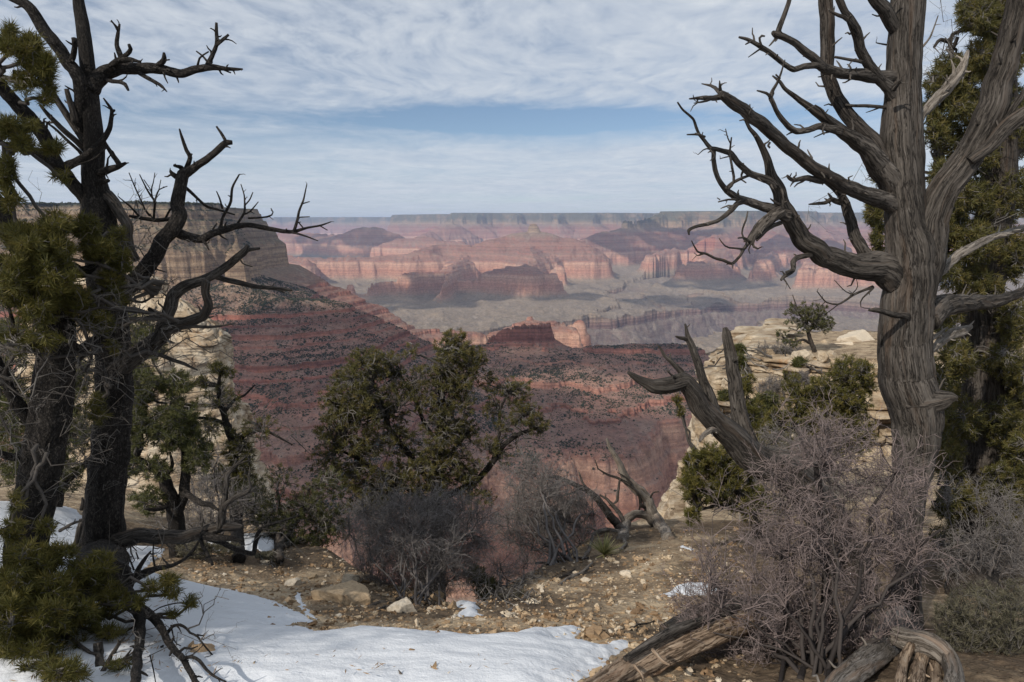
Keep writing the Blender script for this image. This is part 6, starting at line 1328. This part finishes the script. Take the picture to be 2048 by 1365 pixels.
leafy('sagebrush', 'dry grey sagebrush tuft beside the tall pine trunk on the snow edge', G(385, 1118)[0], 5.0, [(390, 1100, 40, 18, .2), (450, 1095, 30, 14, .2)], 30, 420, .035, .0035, .0018, M_SAGE, 75)
leafy('sagebrush', 'low grey sagebrush on the gravel under the straggly green bush', G(540, 1130)[0], 5.6, [(535, 1118, 34, 14, .2), (500, 1125, 18, 10, .15)], 24, 320, .035, .004, .0018, M_SAGE, 77)
leafy('green_shrub', 'dark green little shrub on the gully slope left of the small sagebrush', G(985, 1205)[0], 5.0, [(975, 1180, 30, 30, .2), (950, 1150, 24, 24, .2)], 24, 420, .035, .004, .0018, M_SPRIG, 79)
for (px, py, rx, ry, D, lab) in ((1505, 1000, 26, 30, 8.5, 'round green juniper shrub below the forked snag'), (1478, 700, 12, 10, 31.0, 'tiny green shrub on the left lip of the outcrop'), (1480, 725, 10, 14, 30.0, 'green shrub hanging down the left corner of the outcrop'),
                                 (1452, 800, 18, 24, 28.6, 'green shrub on the left side of the outcrop face, beside the broken snag stem'), (1532, 808, 30, 26, 25.5, 'wide green shrub low on the outcrop face above the reddish bare shrub'), (1600, 726, 14, 9, 29.6, 'small green shrub on the outcrop lip right below the small juniper'), (1812, 655, 12, 12, 40.0, 'dark shrub behind the boulders on the outcrop top'), (1570, 705, 7, 6, 31.5, 'tiny dark shrub at the foot of the small juniper')):
    g = P(px, py + ry, D)
    leafy('green_shrub', lab, g, D, [(px, py, rx, ry, rx * D / F)], 16, 260, .016 * D ** .75, .0022 * D ** .75, .0006 * D, M_SPRIG, int(px) % 97, nn=10)

# ------------------------------------------------------------------ yucca
g = G(1208, 1113)[0]; D_ = g[1]
root = empty('yucca', g, 'spiky pale green yucca rosette at the edge of the stony path', 'yucca')
rs = np.random.RandomState(4); mb = MB()
for i in range(64):
    az = rs.uniform(0, 6.283); el = np.clip(rs.normal(.75, .42), .02, 1.5); Lb = rs.uniform(.16, .25) * (.8 + .25 * math.cos(el))
    d = np.array([math.cos(az) * math.cos(el), math.sin(az) * math.cos(el), math.sin(el)]); sd = unit(np.cross(d, [0, 0, 1.0])); t = np.linspace(0, 1, 5)
    c = g + np.array([0, 0, .02]) + d[None] * (t * Lb)[:, None] - np.array([0, 0, 1.]) * (t ** 2 * .04 * Lb)[:, None]
    w = .0075 * np.array([1, 1.15, .9, .55, .05]); upv = np.cross(sd, d)
    V = np.concatenate([c - sd * w[:, None] + upv * (w * .35)[:, None], c, c + sd * w[:, None] + upv * (w * .35)[:, None]])
    k = np.arange(4); mb.add(V, np.concatenate([np.stack([k, k + 1, k + 6, k + 5], 1), np.stack([k + 5, k + 6, k + 11, k + 10], 1)]), tone=rs.uniform(.1, 1) if el > .2 else rs.uniform(.6, 1))
mb.build('blade_growth', M_YUCCA, root)
# ------------------------------------------------------------------ single rocks
def stone(px, py, wpx, label, seed, flat=.7, name='rock', cat='rock', group=None, D=None, sink=.3, tone=.6, mat=None):
    g = G(px, py)[0] if D is None else P(px, py, D)
    s = wpx * .5 * g[1] / F
    mb = MB(); rock(mb, g + np.array([0, 0, s * flat * (1 - 2 * sink) * .6]), np.array([s, s * .8, s * flat]), seed, n=5)
    o = mesh_obj(name, np.concatenate(mb.v), [np.concatenate(f) for f in mb.f.values()], mat or m_stone, smooth=False, attrs={'tone': np.full(mb.n, tone)})
    return tag(o, label, cat, group)
stone(405, 1318, 92, 'large tan rock poking from the snow under the drooping pine branches', 101, .55, tone=.35)
stone(526, 1314, 30, 'small rounded brown stone sunk in the open snow', 102, .5, tone=.2)
stone(500, 1222, 22, 'small flat tan stone on the snow beside the dry stalk', 103, .4, tone=.4)
stone(552, 1224, 26, 'dark tan stone on the snow margin near the dirt runnel', 104, .8, tone=.3)
stone(806, 1228, 54, 'pale cream upright rock in the gully under the bare bush', 105, 1.05, tone=.95)
stone(690, 1205, 110, 'big half buried tan rock on the dirt bank left of the gully', 106, .6, tone=.55)
stone(700, 1168, 46, 'cream angular rock on top of the dirt bank', 107, .8, tone=.85)
stone(870, 1200, 40, 'brown rock tucked behind the cream one in the gully', 108, .8, tone=.4)
stone(585, 1172, 34, 'grey cream rock on the gravel above the snow streak', 109, .7, tone=.9)
stone(624, 1162, 22, 'small tan rock on the crest of the gravel bank', 110, .8, tone=.6)
stone(575, 1210, 30, 'tan rock beside the snow streak in the runnel', 111, .7, tone=.45)
stone(1200, 1345, 46, 'flat orange tan rock at the snow tip beside the split log', 112, .5, tone=.5)
stone(905, 1222, 30, 'dark wet stone at the lower edge of the gully', 113, .6, tone=.25)
stone(960, 1242, 26, 'small cream stone at the gully lip near the snow', 114, .6, tone=.8)
stone(985, 1208, 22, 'tan stone under the small sagebrush', 115, .6, tone=.5)
stone(1100, 1240, 26, 'flat cream stone bedded in the gravel path', 116, .4, tone=.8)
stone(1265, 1250, 20, 'small buff stone in the middle of the path', 117, .5, tone=.75)
stone(1250, 1150, 30, 'flat pale stone on the path below the yucca', 118, .35, tone=.9)
stone(1170, 1165, 26, 'cream stone among the dead sticks by the yucca', 119, .5, tone=.9)
stone(790, 1362, 30, 'flat orange stone just showing through the near snow', 120, .3, tone=.5)
stone(1582, 694, 50, 'long tan boulder lying on the sandy outcrop top', 121, .55, D=36.5, tone=.5, mat=None, name='boulder', cat='boulder')
stone(1722, 690, 70, 'large pale boulder on the outcrop top beside the dead trunk', 122, .75, D=37.5, tone=.9, name='boulder', cat='boulder')
stone(1690, 700, 46, 'cream blocky boulder in front of the larger pale one', 123, .6, D=35.5, tone=.85, name='boulder', cat='boulder')
stone(1650, 692, 26, 'small tan boulder between the long one and the blocky one', 124, .6, D=36.5, tone=.6, name='boulder', cat='boulder')
stone(1536, 704, 40, 'low cream boulder at the outcrop edge by the wiry bush', 125, .5, D=32.0, tone=.9, name='boulder', cat='boulder')
rs = np.random.RandomState(31)
def scatter(n, x0, x1, y0, y1, w0, w1, label, group, tone=(.3, .95)):
    for i in range(n):
        stone(rs.uniform(x0, x1), rs.uniform(y0, y1), rs.uniform(w0, w1), label, 200 + rs.randint(9999), rs.uniform(.4, .8), 'rock', 'rock', group, tone=rs.uniform(*tone))
scatter(16, 560, 780, 1165, 1235, 9, 18, 'little limestone rock scattered over the dirt bank', 'rocks on the dirt bank')
scatter(18, 800, 970, 1205, 1245, 8, 17, 'little rubble rock lying in the gully bottom', 'rubble in the gully')
scatter(24, 1020, 1330, 1110, 1250, 8, 16, 'little tan rock lying on the stony path', 'rocks on the path')
scatter(12, 1140, 1330, 1300, 1365, 8, 17, 'little buff rock around the foot of the split log', 'rocks by the log')

rs = np.random.RandomState(57)
for i in range(26):                                              # broken blocks along the outcrop's edge
    t_ = rs.rand(); a_ = OUT_UP if rs.rand() < .6 else OUT_LOW; k_ = rs.randint(1, 6); f_ = rs.rand()
    px_ = a_[k_][0] + (a_[k_ + 1][0] - a_[k_][0]) * f_; d_ = a_[k_][1] + (a_[k_ + 1][1] - a_[k_][1]) * f_ + rs.uniform(.2, 1.8)
    x_ = (px_ - 1024) / F * d_; zt_ = float(ground(np.array([x_]), np.array([d_]))[0]); s_ = rs.gamma(3, .055) + .09
    mb = MB(); rock(mb, (x_, d_, max(zt_, -7.4) + s_ * .15), np.array([s_, s_ * .8, s_ * rs.uniform(.4, .8)]), 500 + i, n=4)
    o = mesh_obj('rock', np.concatenate(mb.v), [np.concatenate(f) for f in mb.f.values()], m_lime, smooth=False, attrs={'scale': np.full(mb.n, 1.0)})
    tag(o, 'loose cream block lying along the edge of the limestone outcrop', 'rock', 'blocks on the outcrop edge')

# ------------------------------------------------------------------ fallen wood
def deadwood(name, label, limbs, mat, nseg=12, cat='dead wood', groove=.2, rough=.12, step=.01, wob=.2, end='sharp'):
    mb = MB()
    for k, l in enumerate(limbs):
        p = limb_path(*l); bark_tube(mb, p, nseg, step, rough, groove, 0, 7 * k + len(label), end, wob)
    return tag(mb.build(name, mat), label, cat)
LG = empty('fallen_log', G(1290, 1345)[0], 'split weathered log lying on the path beside the reddish bare shrub', 'log')
mb = MB(); bark_tube(mb, limb_path("1120,1420,40 1185,1385,48 1250,1345,56 1320,1306,60 1390,1276,56 1450,1255,54 1520,1238,40", 2.15, 2.75, 0, True), 40, .008, .10, .34, .6, 3, 'sharp', .05); mb.build('trunk', M_LOG, LG)
mb = MB(); bark_tube(mb, limb_path("1250,1318,12 1300,1287,18 1350,1260,20 1410,1240,18 1470,1225,10", 2.3, 2.7), 20, .008, .1, .25, .2, 5, 'sharp', .05); mb.build('bark_strip', M_DEAD, LG)
for t_ in ("1305,1300,9 1325,1322,8 1340,1330,4", "1268,1330,7 1285,1352,6 1290,1365,3", "1180,1388,16 1200,1368,14 1215,1350,6"):
    mb = MB(); bark_tube(mb, limb_path(t_, 2.3, 2.2), 9, .008, .12, .2, 0, 9, 'sharp', .3); mb.build('stub', M_LOG, LG)
deadwood('stick', 'short bleached stick poking out of the near snow', [("820,1385,12 812,1365,10 803,1350,7 797,1340,2", 2.2, 2.2)], M_PALE, 9)
deadwood('stick', 'pale crooked stick on the gully lip beside the small sagebrush', [("1000,1238,10 1025,1218,13 1045,1205,12 1055,1185,6", 4.2, 4.4), ("1030,1215,8 1050,1213,7 1062,1205,3", 4.2, 4.3)], M_PALE, 9, step=.02)
deadwood('stick', 'grey broken stick lying along the edge left of the yucca', [("1118,1172,7 1140,1155,9 1165,1145,8 1185,1125,4", 5.6, 6.2)], M_PALE, 9, step=.02)
deadwood('stick', 'thin forked stick on the stones below the yucca', [("1110,1160,5 1135,1150,6 1160,1150,5 1190,1140,2", 5.5, 5.8), ("1135,1150,4 1150,1138,2", 5.6, 5.7)], M_DEAD, 7, step=.02)
deadwood('stick', 'dark weathered roots curling out of the gully wall', [("735,1215,8 760,1205,10 790,1210,9 810,1230,4", 3.9, 3.9), ("745,1230,6 770,1215,8 800,1222,4", 3.8, 3.9)], M_DEAD, 9, step=.015)
deadwood('stick', 'small twig lying on the middle of the dirt path', [("1260,1262,3 1275,1250,4 1300,1246,3 1310,1240,2", 4, 4), ("1275,1250,3 1270,1240,2", 4, 4)], M_DEAD, 6, step=.02)
deadwood('dry_stalk', 'single thin dry grass stalk standing in the snow', [("513,1238,3 511,1220,2.4 508,1200,2", 3.6, 3.6)], M_LOG, 6, cat='stalk')
deadwood('log', 'grey fallen log half hidden behind the reddish bare shrub', [("1330,1262,30 1400,1232,44 1480,1215,50 1560,1205,44", 3.2, 3.9)], M_DEAD, 18)
# ------------------------------------------------------------------ air
m_haze, T = material("haze_air")
pv = T.node('ShaderNodeVolumePrincipled', {'Color': (.56, .70, 1.0, 1), 'Density': 2.8e-5, 'Anisotropy': 0.1})
out = T.node('ShaderNodeOutputMaterial'); T.l.new(pv.outputs[0], out.inputs['Volume'])
x0, x1, y0, y1, z0, z1 = -62000, 62000, -400, 66000, -1700, 460
V = np.array([[x, y, z] for x in (x0, x1) for y in (y0, y1) for z in (z0, z1)])
hz = mesh_obj('haze', V, np.array([[0, 1, 3, 2], [4, 6, 7, 5], [0, 4, 5, 1], [2, 3, 7, 6], [0, 2, 6, 4], [1, 5, 7, 3]]), m_haze, smooth=False)
tag(hz, 'pale bluish haze filling the canyon air', None, None, 'stuff')
# ------------------------------------------------------------------ fair weather clouds overhead, above the frame
m_cl, T = material("cloud_vapour")
b = T.node('ShaderNodeBsdfDiffuse', {'Color': (.85, .86, .88, 1)})
tb = T.node('ShaderNodeBsdfTranslucent', {'Color': (.8, .82, .85, 1)})
mx = T.node('ShaderNodeMixShader', {0: 0.5}); T.l.new(b.outputs[0], mx.inputs[1]); T.l.new(tb.outputs[0], mx.inputs[2])
tr = T.node('ShaderNodeBsdfTransparent')
al = T.ramp(T.noise(T.node('ShaderNodeNewGeometry').outputs['Position'], 0.0022, 5, 0.65), [(0.36, 0.0), (0.48, 0.90)])
m2 = T.node('ShaderNodeMixShader', {0: al}); T.l.new(tr.outputs[0], m2.inputs[1]); T.l.new(mx.outputs[0], m2.inputs[2])
T.l.new(m2.outputs[0], T.node('ShaderNodeOutputMaterial').inputs[0])
ALT = 3200.0
for i, (px, py, D, rx, ry) in enumerate([
        (1130, 760, 2080, 700, 480), (640, 760, 1750, 380, 520), (1050, 960, 1430, 430, 330),
        (760, 585, 6300, 800, 420), (1000, 560, 6750, 900, 330),
        (1270, 460, 11000, 1300, 900), (1420, 545, 8000, 700, 500), (1340, 590, 6900, 600, 350),
        (720, 470, 12600, 1500, 900), (1700, 520, 9500, 1300, 1500)]):
    g = P(px, py, D); c = g + SUN * ((ALT - g[2]) / SUN[2])
    X, Fq = blob_template(28)
    nzv = fbm3(X * 1.6 + i * 7.7, 4, 60 + i)
    X = X * (1 + 0.55 * nzv)[:, None] * np.array([rx, ry, 0.22 * min(rx, ry)])
    X[:, 2] = np.maximum(X[:, 2], -0.06 * min(rx, ry))
    o = mesh_obj('cloud', X + c, Fq, m_cl)
    tag(o, 'pale cloud drifting over the canyon', None, None, 'structure')
